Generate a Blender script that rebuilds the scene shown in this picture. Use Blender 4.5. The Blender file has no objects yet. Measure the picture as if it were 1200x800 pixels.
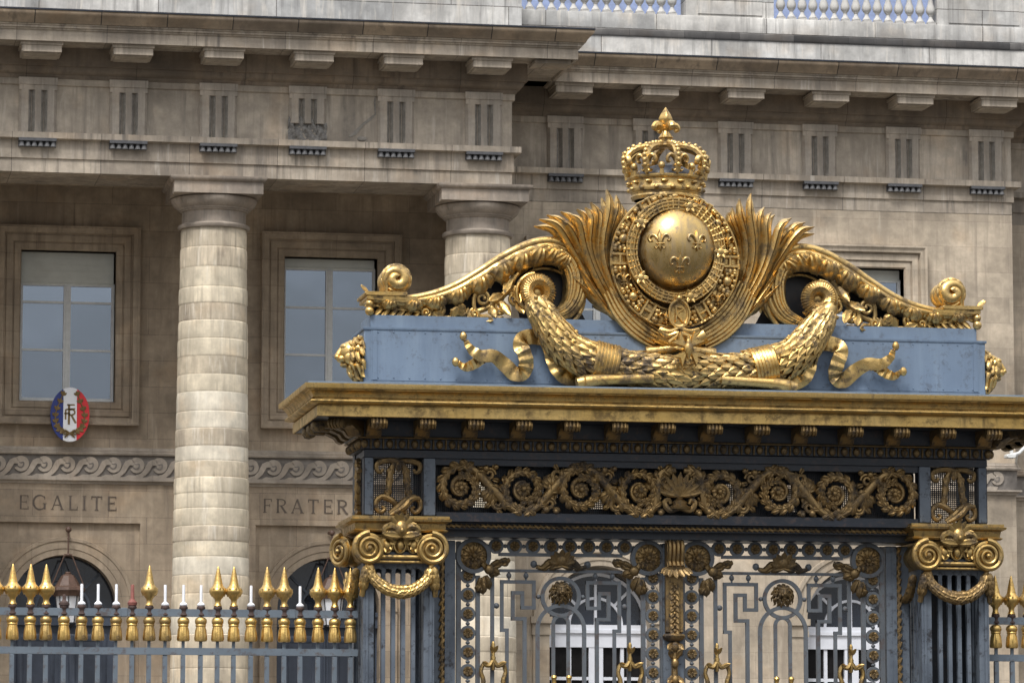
import bpy, math, random
import numpy as np
from mathutils import Vector as V
PI = math.pi
rnd = random.Random(7)
S = bpy.context.scene
COL = S.collection

# ------------------------------------------------------------------ camera model (long lens from the street)
F_PX = 4700.0
PITCH = math.atan(570 / F_PX)
YAW = math.atan(F_PX / (25500 * math.cos(PITCH)))
CAM = V((0, 0, 1.7))
FW = V((math.sin(YAW) * math.cos(PITCH), math.cos(YAW) * math.cos(PITCH), math.sin(PITCH)))
RT = V((math.cos(YAW), -math.sin(YAW), 0))
UP = RT.cross(FW)
def T(px, py, Y):                     # survey: photo measurement -> point on the vertical plane at distance Y
    d = FW * F_PX + RT * (px - 600) + UP * (400 - py)
    return CAM + d * (Y / d.y)
def TX(px, py, Y): return T(px, py, Y).x
def TZ(px, py, Y): return T(px, py, Y).z
def TP(lst, Y): return [T(x, y, Y) for x, y in lst]

# ------------------------------------------------------------------ mesh builder
def lerp(a, b, t): return a + (b - a) * t
def spline(pts, n):                   # Catmull-Rom resample to n points
    pts = [V(p) for p in pts]
    P = [pts[0] * 2 - pts[1]] + pts + [pts[-1] * 2 - pts[-2]]
    m = len(pts) - 1; out = []
    for i in range(n):
        a = i / (n - 1) * m; k = min(int(a), m - 1); t = a - k
        p0, p1, p2, p3 = P[k:k + 4]
        out.append(.5 * ((2 * p1) + (p2 - p0) * t + (2 * p0 - 5 * p1 + 4 * p2 - p3) * t * t + (3 * p1 - p0 - 3 * p2 + p3) * t ** 3))
    return out
def vals(lst, n): return [float(np.interp(i / (n - 1) * (len(lst) - 1), range(len(lst)), lst)) for i in range(n)]

class MB:
    def __init__(s): s.v = []; s.f = []
    def add(s, vs, fs):
        o = len(s.v); s.v += [tuple(p) for p in vs]; s.f += [tuple(i + o for i in f) for f in fs]; return s
    def join(s, m): return s.add(m.v, m.f)
    def box(s, x0, x1, y0, y1, z0, z1, b=0):
        if b:
            pr = [(x0 + b, z0), (x1 - b, z0), (x1, z0 + b), (x1, z1 - b), (x1 - b, z1), (x0 + b, z1), (x0, z1 - b), (x0, z0 + b)]
            return s.bprism(pr, y0, y1, b)
        vs = [(x, y, z) for x in (x0, x1) for y in (y0, y1) for z in (z0, z1)]
        return s.add(vs, [(0, 1, 3, 2), (4, 6, 7, 5), (0, 4, 5, 1), (2, 3, 7, 6), (0, 2, 6, 4), (1, 5, 7, 3)])
    def prism(s, pl, y0, y1):         # polygon in XZ, y0 is the front
        n = len(pl); vs = [(x, y0, z) for x, z in pl] + [(x, y1, z) for x, z in pl]
        return s.add(vs, [tuple(range(n)), tuple(range(2 * n - 1, n - 1, -1))] + [(i + n, (i + 1) % n + n, (i + 1) % n, i) for i in range(n)])
    def bprism(s, pl, y0, y1, b):     # prism with the front edge chamfered by shrinking towards the centroid
        n = len(pl); cx = sum(p[0] for p in pl) / n; cz = sum(p[1] for p in pl) / n
        def sh(p):
            d = math.hypot(p[0] - cx, p[1] - cz); k = max(0, 1 - b / max(d, 1e-6)); return (cx + (p[0] - cx) * k, cz + (p[1] - cz) * k)
        vs = [(x, y0, z) for x, z in map(sh, pl)] + [(x, y0 + b, z) for x, z in pl] + [(x, y1, z) for x, z in pl]
        fs = [tuple(range(n)), tuple(range(3 * n - 1, 2 * n - 1, -1))]
        for r in (0, n): fs += [(i + r + n, (i + 1) % n + r + n, (i + 1) % n + r, i + r) for i in range(n)]
        return s.add(vs, fs)
    def vprism(s, pl, z0, z1):        # polygon in XY, upright
        n = len(pl); vs = [(x, y, z0) for x, y in pl] + [(x, y, z1) for x, y in pl]
        return s.add(vs, [tuple(range(n - 1, -1, -1)), tuple(range(n, 2 * n))] + [(i, (i + 1) % n, (i + 1) % n + n, i + n) for i in range(n)])
    def tube(s, pts, rad, n=8, flat=1.0, caps=True):
        pts = [V(p) for p in pts]; m = len(pts)
        if not isinstance(rad, (list, tuple)): rad = [rad] * m
        elif len(rad) != m: rad = vals(rad, m)
        vs = []; fs = []; up = None
        for i in range(m):
            t = (pts[min(i + 1, m - 1)] - pts[max(i - 1, 0)]).normalized()
            if up is None: up = V((0, -1, 0)) if abs(t.y) < .9 else V((0, 0, 1))
            sd = t.cross(up)
            if sd.length < 1e-5: sd = t.cross(V((0, 0, 1)))
            sd.normalize(); up = sd.cross(t).normalized()
            for k in range(n):
                a = 2 * PI * k / n; vs.append(pts[i] + (sd * math.cos(a) + up * (math.sin(a) * flat)) * rad[i])
        for i in range(m - 1):
            for k in range(n): fs.append((i * n + k, i * n + (k + 1) % n, (i + 1) * n + (k + 1) % n, (i + 1) * n + k))
        if caps: fs += [tuple(range(n - 1, -1, -1)), tuple(range((m - 1) * n, m * n))]
        return s.add(vs, fs)
    def band(s, pts, hw, th, h=0.0, prof=None, ripple=None):
        """flat strip following pts (mostly in the XZ plane): half width hw, thickness th, rounded face h towards the viewer side (-Y)"""
        pts = [V(p) for p in pts]; m = len(pts)
        hw = [hw] * m if not isinstance(hw, (list, tuple)) else vals(hw, m)
        prof = prof or [(-1, 0), (-.75, .55), (-.35, .92), (0, 1), (.35, .92), (.75, .55), (1, 0)]
        k = len(prof); vs = []; fs = []
        for i in range(m):
            t = pts[min(i + 1, m - 1)] - pts[max(i - 1, 0)]; sd = V((t.z, 0, -t.x))
            sd = sd.normalized() if sd.length > 1e-7 else V((1, 0, 0))
            r = ripple(i / (m - 1)) if ripple else 0
            for a, b in prof: vs.append(pts[i] + sd * (a * hw[i]) + V((0, -b * h - r, 0)))
            vs.append(pts[i] + sd * hw[i] + V((0, th - r, 0))); vs.append(pts[i] - sd * hw[i] + V((0, th - r, 0)))
        w = k + 2
        for i in range(m - 1):
            for j in range(w): fs.append((i * w + (j + 1) % w, i * w + j, (i + 1) * w + j, (i + 1) * w + (j + 1) % w))
        fs += [tuple(range(w)), tuple(range(m * w - 1, (m - 1) * w - 1, -1))]
        return s.add(vs, fs)
    def bars(s, pts, w, y0, y1):      # square iron bar along a right-angled polyline in XZ
        for (a, b), (c, d) in zip(pts[:-1], pts[1:]):
            s.box(min(a, c) - w, max(a, c) + w, y0, y1, min(b, d) - w, max(b, d) + w)
            y0 -= .0011; y1 += .0011
        return s
    def lathe(s, prof, c, n=20, axis='z', ripple=None, sq=1.0):
        vs = []; fs = []; m = len(prof)
        for r, z in prof:
            for k in range(n):
                a = 2 * PI * k / n; q = r * (1 + (ripple(a, z) if ripple else 0))
                if axis == 'z': vs.append((c[0] + q * math.cos(a), c[1] + q * math.sin(a) * sq, c[2] + z))
                elif axis == 'y': vs.append((c[0] + q * math.cos(a), c[1] - z, c[2] + q * math.sin(a) * sq))
                else: vs.append((c[0] + z, c[1] + q * math.cos(a), c[2] + q * math.sin(a) * sq))
        for i in range(m - 1):
            for k in range(n): fs.append((i * n + k, i * n + (k + 1) % n, (i + 1) * n + (k + 1) % n, (i + 1) * n + k))
        fs += [tuple(range(n - 1, -1, -1)), tuple(range((m - 1) * n, m * n))]
        return s.add(vs, fs)
    def ball(s, c, rx, ry=None, rz=None, n=12, m=8):
        ry = ry or rx; rz = rz or rx; vs = [(c[0], c[1], c[2] - rz)]; fs = []
        for i in range(1, m):
            b = -PI / 2 + PI * i / m
            for k in range(n):
                a = 2 * PI * k / n; vs.append((c[0] + rx * math.cos(a) * math.cos(b), c[1] + ry * math.sin(a) * math.cos(b), c[2] + rz * math.sin(b)))
        vs.append((c[0], c[1], c[2] + rz)); L = len(vs) - 1
        for k in range(n): fs.append((0, 1 + (k + 1) % n, 1 + k)); fs.append((L, 1 + (m - 2) * n + k, 1 + (m - 2) * n + (k + 1) % n))
        for i in range(m - 2):
            for k in range(n):
                a = 1 + i * n; fs.append((a + k, a + (k + 1) % n, a + n + (k + 1) % n, a + n + k))
        return s.add(vs, fs)
    def leaf(s, p, t, nrm, L, W, curl=.25, cup=.35, nl=7, lobes=0, side=0.0, th=.25):
        """a pointed leaf with raised midrib and a closed back"""
        p = V(p); t = V(t).normalized(); nrm = V(nrm); nrm = (nrm - t * nrm.dot(t))
        nrm = nrm.normalized() if nrm.length > 1e-6 else V((0, -1, 0)); sd = t.cross(nrm)
        vs = []; fs = []
        for i in range(nl + 1):
            a = i / nl; w = W / 2 * max(.06, math.sin(PI * min(1, a * .93 + .07)) ** .75)
            if lobes: w *= .78 + .32 * abs(math.sin(lobes * PI * a + .4))
            c = p + t * (L * (a - .18 * curl * a * a)) + nrm * (curl * L * a * a) + sd * (side * L * a * a)
            vs += [c - sd * w, c - sd * w * .5 + nrm * w * cup * .9, c + nrm * w * cup * .55, c + sd * w * .5 + nrm * w * cup * .9, c + sd * w, c - nrm * W * th * (1 - a * .7)]
        for i in range(nl):
            for k in range(6): fs.append((i * 6 + k, i * 6 + (k + 1) % 6, i * 6 + 6 + (k + 1) % 6, i * 6 + 6 + k))
        fs += [(5, 4, 3, 2, 1, 0), tuple(nl * 6 + k for k in range(6))]
        return s.add(vs, fs)
    def lobe(s, p, t, nrm, L, W, puff=.35, drop=.2, nl=7):
        """blunt acanthus lobe: rounded tongue, puffed up and grooved in three"""
        p = V(p); t = V(t).normalized(); nrm = V(nrm); nrm = (nrm - t * nrm.dot(t)).normalized(); sd = t.cross(nrm)
        us = (-1, -.66, -.33, 0, .33, .66, 1); hs = (0, .62, .55, 1, .55, .62, 0); vs = []; fs = []; k = len(us)
        for i in range(nl + 1):
            a = i / nl; w = W / 2 * (.55 + .45 * math.sin(PI * min(1, a * .8))) * math.sqrt(max(0, 1 - max(0, (a - .55) / .45) ** 2)) + W * .03
            hh = W * puff * math.sin(PI * min(1, .18 + a * .80)); q = drop * L * a * a
            for u, h in zip(us, hs): vs.append(p + t * (L * (a - .10 * abs(u) * a)) + sd * (u * w) + nrm * (h * hh - q))
        for i in range(nl):
            for j in range(k - 1): fs.append((i * k + j, i * k + j + 1, i * k + k + j + 1, i * k + k + j))
            fs.append((i * k + k - 1, i * k, i * k + k, i * k + k + k - 1))
        fs += [tuple(range(k - 1, -1, -1)), tuple(nl * k + j for j in range(k))]
        return s.add(vs, fs)
    def sweep(s, plan, prof, closed=False):
        """moulding: plan polyline in XY walked with the outside on its right hand, profile (out, z), mitred"""
        m = len(plan); k = len(prof); vs = []; fs = []
        for i in range(m):
            def nr(a, b):
                d = V((b[0] - a[0], b[1] - a[1])).normalized(); return V((d.y, -d.x))
            if closed: n1, n2 = nr(plan[i - 1], plan[i]), nr(plan[i], plan[(i + 1) % m])
            else:
                n1 = nr(plan[max(i - 1, 0)], plan[max(i, 1)]); n2 = nr(plan[min(i, m - 2)], plan[min(i + 1, m - 1)])
            mt = (n1 + n2); mt = mt / max(mt.dot(n1), .2)
            for o, z in prof: vs.append((plan[i][0] + mt.x * o, plan[i][1] + mt.y * o, z))
        for i in range(m if closed else m - 1):
            j = (i + 1) % m
            for q in range(k): fs.append((i * k + q, j * k + q, j * k + (q + 1) % k, i * k + (q + 1) % k))
        if not closed: fs += [tuple(range(k)), tuple(range(m * k - 1, (m - 1) * k - 1, -1))]
        return s.add(vs, fs)
    def frame(s, x0, x1, z0, z1, prof, arch=False, open_bottom=False):
        """surround of a rectangle: profile (outward offset, y); mitred"""
        pts = [(x0, z0), (x0, z1), (x1, z1), (x1, z0)]
        dirs = [(-1, -1), (-1, 1), (1, 1), (1, -1)]; k = len(prof); vs = []; fs = []
        for (x, z), (dx, dz) in zip(pts, dirs):
            for o, y in prof: vs.append((x + dx * o, y, z + (0 if open_bottom and dz < 0 else dz * o)))
        for i in range(3 if open_bottom else 4):
            j = (i + 1) % 4
            for q in range(k): fs.append((i * k + q, j * k + q, j * k + (q + 1) % k, i * k + (q + 1) % k))
        return s.add(vs, fs)
    def archring(s, cx, cz, r0, prof, a0=0, a1=PI, n=40):
        k = len(prof); vs = []; fs = []
        for i in range(n + 1):
            a = a0 + (a1 - a0) * i / n
            for o, y in prof: vs.append((cx + (r0 + o) * math.cos(a), y, cz + (r0 + o) * math.sin(a)))
        for i in range(n):
            for q in range(k): fs.append((i * k + q, (i + 1) * k + q, (i + 1) * k + (q + 1) % k, i * k + (q + 1) % k))
        return s.add(vs, fs + [tuple(range(k - 1, -1, -1)), tuple(range(n * k, n * k + k))])
    def mirror(s, cx):
        m = MB(); m.v = [(2 * cx - x, y, z) for x, y, z in s.v]; m.f = [tuple(reversed(f)) for f in s.f]; return m
    def shift(s, dx, dy=0, dz=0):
        m = MB(); m.v = [(x + dx, y + dy, z + dz) for x, y, z in s.v]; m.f = list(s.f); return m
    def rotz(s, a, c):
        m = MB(); ca, sa = math.cos(a), math.sin(a); m.f = list(s.f)
        m.v = [(c[0] + (x - c[0]) * ca - (y - c[1]) * sa, c[1] + (x - c[0]) * sa + (y - c[1]) * ca, z) for x, y, z in s.v]; return m
    def rough(s, a):
        r = random.Random(len(s.v)); s.v = [(x + r.uniform(-a, a), y + r.uniform(-a, a), z + r.uniform(-a, a)) for x, y, z in s.v]; return s
    def build(s, name, mat, parent=None, origin=None, smooth=40, extra=None):
        wp = WORLD.get(parent.name, V((0, 0, 0))) if parent else V((0, 0, 0))
        o = V(origin) if origin is not None else (wp if parent else V((0, 0, 0)))
        me = bpy.data.meshes.new(name); me.from_pydata([(x - o.x, y - o.y, z - o.z) for x, y, z in s.v], [], s.f)
        import bmesh
        bm = bmesh.new(); bm.from_mesh(me); bmesh.ops.recalc_face_normals(bm, faces=bm.faces); bm.to_mesh(me); bm.free()
        me.materials.append(mat)
        if extra:
            me.materials.append(extra[1]); n0 = extra[0]
            for p_ in me.polygons:
                if p_.vertices[0] >= n0: p_.material_index = 1
        if smooth:
            me.shade_smooth(); me.set_sharp_from_angle(angle=math.radians(smooth))
        ob = bpy.data.objects.new(name, me); COL.objects.link(ob)
        ob.parent = parent; ob.location = o - wp; WORLD[ob.name] = o
        return ob
WORLD = {}
def thing(name, loc, label, cat, group=None):
    o = bpy.data.objects.new(name, None); COL.objects.link(o); o.location = loc; WORLD[o.name] = V(loc)
    o['label'] = label; o['category'] = cat
    o.empty_display_size = .2
    if group: o['group'] = group
    return o
def dup(ob, origin, parent):
    """copy a part and its sub-parts to a new world position"""
    c = ob.copy(); COL.objects.link(c); c.parent = parent; o = V(origin)
    c.location = o - WORLD[parent.name]; WORLD[c.name] = o
    for ch in ob.children:
        dup(ch, o + (WORLD[ch.name] - WORLD[ob.name]), c)
    return c

# ------------------------------------------------------------------ materials
class N:
    def __init__(s, name):
        s.m = bpy.data.materials.new(name); s.m.use_nodes = True; s.t = s.m.node_tree; s.b = s.t.nodes['Principled BSDF']
        s.tc = s.t.nodes.new('ShaderNodeTexCoord')
    def n(s, k, **kw):
        x = s.t.nodes.new('ShaderNode' + k)
        for a, b in kw.items(): setattr(x, a, b)
        return x
    def l(s, a, b): s.t.links.new(a, b)
    def set(s, sock, val):
        if hasattr(val, 'is_output'): s.l(val, sock)
        else: sock.default_value = val
    def xz(s, sx=1, sz=1, ox=0, oz=0):
        sp = s.n('SeparateXYZ'); s.l(s.tc.outputs['Object'], sp.inputs[0])
        ad = s.n('Math', operation='ADD'); s.l(sp.outputs[0], ad.inputs[0]); ad.inputs[1].default_value = 0
        cb = s.n('CombineXYZ'); s.l(ad.outputs[0], cb.inputs[0]); s.l(sp.outputs[2], cb.inputs[1])
        mp = s.n('Mapping'); s.l(cb.outputs[0], mp.inputs[0]); mp.inputs['Scale'].default_value = (sx, sz, 1); mp.inputs['Location'].default_value = (ox, oz, 0)
        return mp.outputs[0]
    def noise(s, vec, scale, detail=5, rough=.6, dist=0):
        x = s.n('TexNoise'); s.l(vec, x.inputs['Vector']); x.inputs['Scale'].default_value = scale
        x.inputs['Detail'].default_value = detail; x.inputs['Roughness'].default_value = rough; x.inputs['Distortion'].default_value = dist
        return x.outputs['Fac']
    def ramp(s, fac, a, b, v0=0.0, v1=1.0):
        x = s.n('MapRange'); s.l(fac, x.inputs[0])
        for i, q in enumerate((a, b, v0, v1)): x.inputs[1 + i].default_value = q
        return x.outputs[0]
    def mix(s, fac, a, b, mode='MIX'):
        x = s.n('Mix', data_type='RGBA', blend_type=mode); s.set(x.inputs[0], fac); s.set(x.inputs[6], a); s.set(x.inputs[7], b); return x.outputs[2]
    def math(s, op, a, b):
        x = s.n('Math', operation=op); s.set(x.inputs[0], a); s.set(x.inputs[1], b); return x.outputs[0]
    def gray(s, v):
        x = s.n('CombineColor'); [s.l(v, x.inputs[i]) for i in range(3)]; return x.outputs[0]
    def bump(s, h, strength, dist=.02, prev=None):
        x = s.n('Bump'); x.inputs['Strength'].default_value = strength; x.inputs['Distance'].default_value = dist; s.l(h, x.inputs['Height'])
        if prev is not None: s.l(prev, x.inputs['Normal'])
        return x.outputs[0]
    def fin(s, col=None, rough=None, metal=None, nrm=None, **kw):
        if col is not None: s.set(s.b.inputs['Base Color'], col)
        if rough is not None: s.set(s.b.inputs['Roughness'], rough)
        if metal is not None: s.set(s.b.inputs['Metallic'], metal)
        if nrm is not None: s.l(nrm, s.b.inputs['Normal'])
        for k, v in kw.items(): s.b.inputs[k].default_value = v
        return s.m
def c4(r, g, b): return (r, g, b, 1)

def stone(name, c1, c2, bw=1.3, bh=.45, mortar=.007, mcol=(.10, .085, .07), stain=(.09, .075, .06), amt=.5, pale=None, pamt=.4, oz=0, ox=0, seed=0.0):
    k = N(name); uv = k.xz(ox=ox, oz=oz)
    br = k.n('TexBrick'); k.l(uv, br.inputs['Vector']); br.offset = .5
    br.inputs['Scale'].default_value = 1; br.inputs['Brick Width'].default_value = bw; br.inputs['Row Height'].default_value = bh
    br.inputs['Mortar Size'].default_value = mortar; br.inputs['Mortar Smooth'].default_value = .4; br.inputs['Bias'].default_value = 0
    br.inputs['Color1'].default_value = c4(*c1); br.inputs['Color2'].default_value = c4(*c2); br.inputs['Mortar'].default_value = c4(*mcol)
    P = k.tc.outputs['Object']
    mp = k.n('Mapping'); k.l(P, mp.inputs[0]); mp.inputs['Location'].default_value = (seed, seed * 1.7, seed * .6); P = mp.outputs[0]
    n1 = k.noise(P, .55, 7, .62); n2 = k.noise(P, 3.5, 6, .65); n3 = k.noise(P, 38, 3, .6)
    col = k.mix(1.0, br.outputs['Color'], k.gray(k.math('MULTIPLY', k.ramp(n1, .32, .68, .60, 1.26), k.ramp(n2, .3, .7, .74, 1.20))), 'MULTIPLY')
    st = k.n('Mapping'); k.l(P, st.inputs[0]); st.inputs['Scale'].default_value = (2.6, 2.6, .22)
    ns = k.noise(st.outputs[0], 1.0, 7, .66, .3)
    col = k.mix(k.math('MULTIPLY', k.math('MULTIPLY', k.ramp(ns, .5, .72), k.ramp(n2, .32, .6)), amt), col, c4(*stain))
    s2 = k.n('Mapping'); k.l(P, s2.inputs[0]); s2.inputs['Scale'].default_value = (8.5, 8.5, .42)
    nf = k.noise(s2.outputs[0], 1.0, 6, .6, .2)
    col = k.mix(k.math('MULTIPLY', k.math('MULTIPLY', k.ramp(nf, .52, .68), k.ramp(n1, .42, .60)), amt * .75), col, c4(*stain))
    if pale:
        np_ = k.noise(st.outputs[0], 2.3, 6, .7, .5)
        col = k.mix(k.math('MULTIPLY', k.ramp(np_, .56, .7), pamt), col, c4(*pale))
    warm = k.noise(P, 1.3, 4, .5)
    col = k.mix(k.ramp(warm, .55, .75, 0, .28), col, k.mix(1.0, col, c4(1.25, .98, .70), 'MULTIPLY'))
    b = k.bump(br.outputs['Fac'], -.35, .012); b = k.bump(k.math('ADD', k.math('MULTIPLY', n3, .4), n2), .35, .012, b)
    return k.fin(col, k.ramp(n2, .3, .7, .78, .95), 0, b)

def gold(name, base, dark, amt, lo=.28, hi=.5, streak=0.0, bump=.4, metal=1.0, bs=26):
    k = N(name); P = k.tc.outputs['Object']
    n1 = k.noise(P, 11, 8, .75); nb = k.noise(P, 2.3, 6, .62, .4); n2 = k.noise(P, 1.6, 5, .6); n3 = k.noise(P, bs, 4, .6)
    col = k.mix(k.ramp(n2, .35, .7), c4(*base), c4(base[0] * .93, base[1] * .86, base[2] * .68))
    d = k.math('MULTIPLY', k.math('MAXIMUM', k.ramp(n1, .50, .63), k.math('MULTIPLY', k.ramp(nb, .50, .60), k.ramp(n1, .36, .54))), amt)
    if streak:
        st = k.n('Mapping'); k.l(P, st.inputs[0]); st.inputs['Scale'].default_value = (9, 9, .8)
        ns = k.noise(st.outputs[0], 1, 7, .7, .4); d = k.math('MAXIMUM', d, k.math('MULTIPLY', k.ramp(ns, .5, .74), streak))
    col = k.mix(d, col, c4(*dark))
    rg = k.math('ADD', k.ramp(n1, .3, .7, lo, hi), k.math('MULTIPLY', d, .25))
    mt = k.math('SUBTRACT', metal, k.math('MULTIPLY', d, .75))
    return k.fin(col, rg, mt, k.bump(k.math('ADD', n1, k.math('MULTIPLY', n3, .5)), bump, .012))

def paint(name, base, alt, rust=.25, rough=.42, sheen=.5, rcol=(.075, .05, .04), streak=0):
    k = N(name); P = k.tc.outputs['Object']
    n1 = k.noise(P, 2.2, 6, .6); n2 = k.noise(P, 19, 5, .7); n3 = k.noise(P, 6, 6, .7)
    col = k.mix(k.ramp(n1, .35, .68), c4(*base), c4(*alt))
    if streak:
        st = k.n('Mapping'); k.l(P, st.inputs[0]); st.inputs['Scale'].default_value = (7, 7, .55)
        ns = k.noise(st.outputs[0], 1, 7, .7, .3); col = k.mix(k.math('MULTIPLY', k.ramp(ns, .48, .72), streak), col, c4(base[0] * 1.5, base[1] * 1.42, base[2] * 1.3))
    r = k.math('MULTIPLY', k.ramp(k.math('MULTIPLY', n3, n2), .27, .37), rust); col = k.mix(r, col, c4(*rcol))
    return k.fin(col, k.ramp(n2, .3, .7, rough - .08, rough + .14), 0, k.bump(n2, .12, .006))

def flat(name, col, rough=.6, metal=0, var=.12, sc=8, **kw):
    k = N(name); P = k.tc.outputs['Object']; n = k.noise(P, sc, 5, .65)
    c = k.mix(1.0, c4(*col), k.gray(k.ramp(n, .3, .7, 1 - var, 1 + var)), 'MULTIPLY')
    return k.fin(c, rough, metal, k.bump(n, .12, .01), **kw)

def glass(name, tint, rl=.25, rough=.02):
    k = N(name); P = k.tc.outputs['Object']; n = k.noise(P, .55, 2, .4)
    g = k.n('BsdfGlossy'); g.inputs['Roughness'].default_value = rough; g.inputs['Color'].default_value = c4(.72, .84, 1)
    k.l(k.bump(n, .16, .10), g.inputs['Normal'])
    mx = k.n('MixShader'); fr = k.n('LayerWeight'); fr.inputs['Blend'].default_value = .12
    k.l(k.ramp(fr.outputs['Fresnel'], 0, 1, rl, .95), mx.inputs[0])
    k.l(k.b.outputs[0], mx.inputs[1]); k.l(g.outputs[0], mx.inputs[2])
    k.l(mx.outputs[0], k.t.nodes['Material Output'].inputs['Surface'])
    return k.fin(c4(*tint), .3)

M = {}
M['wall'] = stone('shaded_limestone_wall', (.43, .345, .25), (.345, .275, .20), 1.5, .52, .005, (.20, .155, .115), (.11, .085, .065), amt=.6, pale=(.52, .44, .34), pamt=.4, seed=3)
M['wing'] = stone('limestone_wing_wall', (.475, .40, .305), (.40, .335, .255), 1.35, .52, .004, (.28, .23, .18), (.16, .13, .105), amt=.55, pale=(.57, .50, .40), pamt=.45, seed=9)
M['entab'] = stone('weathered_limestone_blocks', (.455, .39, .31), (.35, .298, .238), 1.7, 40, .007, (.13, .11, .095), (.105, .093, .083), amt=1.0, pale=(.56, .51, .44), pamt=.6, ox=.35, oz=3, seed=5)
M['frieze'] = stone('weathered_limestone_frieze', (.475, .41, .33), (.475, .41, .33), 90, 90, .002, (.10, .085, .07), (.13, .118, .105), amt=1.0, pale=(.58, .52, .44), pamt=.6, oz=3, seed=15)
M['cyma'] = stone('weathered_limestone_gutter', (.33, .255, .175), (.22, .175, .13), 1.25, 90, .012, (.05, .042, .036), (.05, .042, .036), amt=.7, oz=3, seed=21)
M['attic'] = stone('pale_attic_stone', (.62, .60, .56), (.42, .42, .41), 2.3, .74, .010, (.13, .12, .11), (.09, .085, .08), amt=.9, pale=(.70, .65, .57), pamt=.7, oz=.02, seed=31)
M['column'] = stone('cream_drum_n', (0.66, 0.58, 0.44), (0.66, 0.58, 0.44), 90, 90, .002, (.36, .29, .21), (.17, .14, .11), amt=0.80, pale=(.76, .71, .61), pamt=.7, ox=17, oz=30, seed=40)
M['column_b'] = stone('cream_drum_b', (0.6, 0.515, 0.385), (0.6, 0.515, 0.385), 90, 90, .002, (.36, .29, .21), (.17, .14, .11), amt=0.95, pale=(.76, .71, .61), pamt=.7, ox=17, oz=30, seed=47)
M['column_c'] = stone('cream_drum_c', (0.72, 0.655, 0.53), (0.72, 0.655, 0.53), 90, 90, .002, (.36, .29, .21), (.17, .14, .11), amt=0.40, pale=(.76, .71, .61), pamt=.7, ox=17, oz=30, seed=55)
M['column_d'] = stone('cream_drum_d', (0.53, 0.455, 0.345), (0.53, 0.455, 0.345), 90, 90, .002, (.36, .29, .21), (.17, .14, .11), amt=1.00, pale=(.76, .71, .61), pamt=.7, ox=17, oz=30, seed=63)
M['capital'] = stone('cream_capital_stone', (.38, .32, .26), (.38, .32, .26), 40, 90, .002, (.2, .17, .13), (.10, .092, .085), amt=.85, pale=(.46, .42, .36), pamt=.3, oz=3, seed=44)
M['trigly'] = stone('triglyph_stone', (.42, .37, .31), (.42, .37, .31), 40, 90, .002, (.2, .17, .13), (.13, .12, .11), amt=1.0, pale=(.55, .49, .40), pamt=.6, oz=3, seed=52)
M['bed'] = stone('shadow_toned_bed_moulding', (.235, .185, .135), (.20, .16, .12), 2.1, 90, .007, (.08, .065, .05), (.06, .05, .042), amt=.7, oz=3, seed=71)  # base colour darkened to carry the shadow under the cornice
M['soot'] = stone('black_stained_coping', (.20, .19, .18), (.035, .035, .037), 1.15, 90, .006, (.05, .05, .05), (.022, .022, .024), amt=1.0, oz=3, seed=83)
M['groove'] = flat('dark_groove_stone', (.26, .24, .21), .9, var=.3)  # darker than the triglyph stone; lines its grooves and the frieze crack
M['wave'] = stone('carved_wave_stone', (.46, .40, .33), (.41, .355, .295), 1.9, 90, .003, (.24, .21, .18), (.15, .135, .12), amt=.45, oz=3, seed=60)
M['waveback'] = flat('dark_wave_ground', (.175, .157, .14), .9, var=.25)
M['letter'] = flat('letter_shadow_tone', (.13, .105, .085), .9, var=.25)  # dark raised strips stand for the shadow inside cut letters
M['lead'] = flat('grey_lead', (.085, .086, .092), .55, var=.3, sc=12)
M['guttae'] = flat('pale_lead_drops', (.13, .13, .133), .6, var=.2)
M['slate'] = flat('blue_slate_roof', (.11, .145, .25), .45, var=.25, sc=5)
M['rubble'] = flat('broken_stone', (.22, .21, .195), .95, var=.5, sc=16)
M['gold'] = gold('bright_gilding', (.68, .475, .195), (.06, .042, .026), .85, .22, .44)
M['goldw'] = gold('weathered_gilding', (.66, .465, .185), (.05, .034, .022), .6, .32, .52, streak=.85, bs=18)
M['golda'] = gold('aged_or_shaded_brown_gilding', (.31, .213, .10), (.04, .03, .022), .95, .34, .58, metal=.9)
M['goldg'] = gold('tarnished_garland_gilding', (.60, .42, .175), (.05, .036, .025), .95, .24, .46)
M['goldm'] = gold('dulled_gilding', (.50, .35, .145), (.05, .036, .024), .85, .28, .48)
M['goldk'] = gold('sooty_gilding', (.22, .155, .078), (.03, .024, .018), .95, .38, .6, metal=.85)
M['goldf'] = gold('fence_gilding', (.70, .48, .175), (.12, .075, .035), .6, .25, .42)
M['orb'] = gold('polished_gilding', (.58, .405, .165), (.13, .12, .11), .7, .2, .36, streak=.85, bump=.1, bs=9)
M['iron'] = paint('blue_grey_iron', (.125, .150, .182), (.06, .075, .098), 1.0, .42, rcol=(.022, .023, .028), streak=.45)
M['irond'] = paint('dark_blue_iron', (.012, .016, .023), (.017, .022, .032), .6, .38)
M['block'] = paint('pale_blue_attic_paint', (.150, .203, .275), (.125, .170, .235), .4, .5, rcol=(.055, .055, .06), streak=.42)
M['ironr'] = paint('grey_fence_paint', (.14, .17, .20), (.105, .132, .16), .75, .45)
M['tracery'] = paint('grey_tracery_iron', (.115, .128, .142), (.075, .085, .096), .7, .45)
M['rust'] = flat('rusty_iron', (.06, .036, .03), .8, var=.4, sc=20)
M['rust2'] = flat('red_primer', (.20, .065, .05), .7, var=.25, sc=20)
M['spike'] = flat('white_primer_spike', (.72, .73, .76), .5, var=.08)
M['navy'] = flat('navy_door_paint', (.055, .07, .10), .45, var=.2, sc=3)
M['navyf'] = flat('navy_fanlight_bars', (.06, .075, .10), .5, var=.2)
M['white'] = flat('white_joinery_paint', (.66, .68, .73), .45, var=.05)
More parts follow.
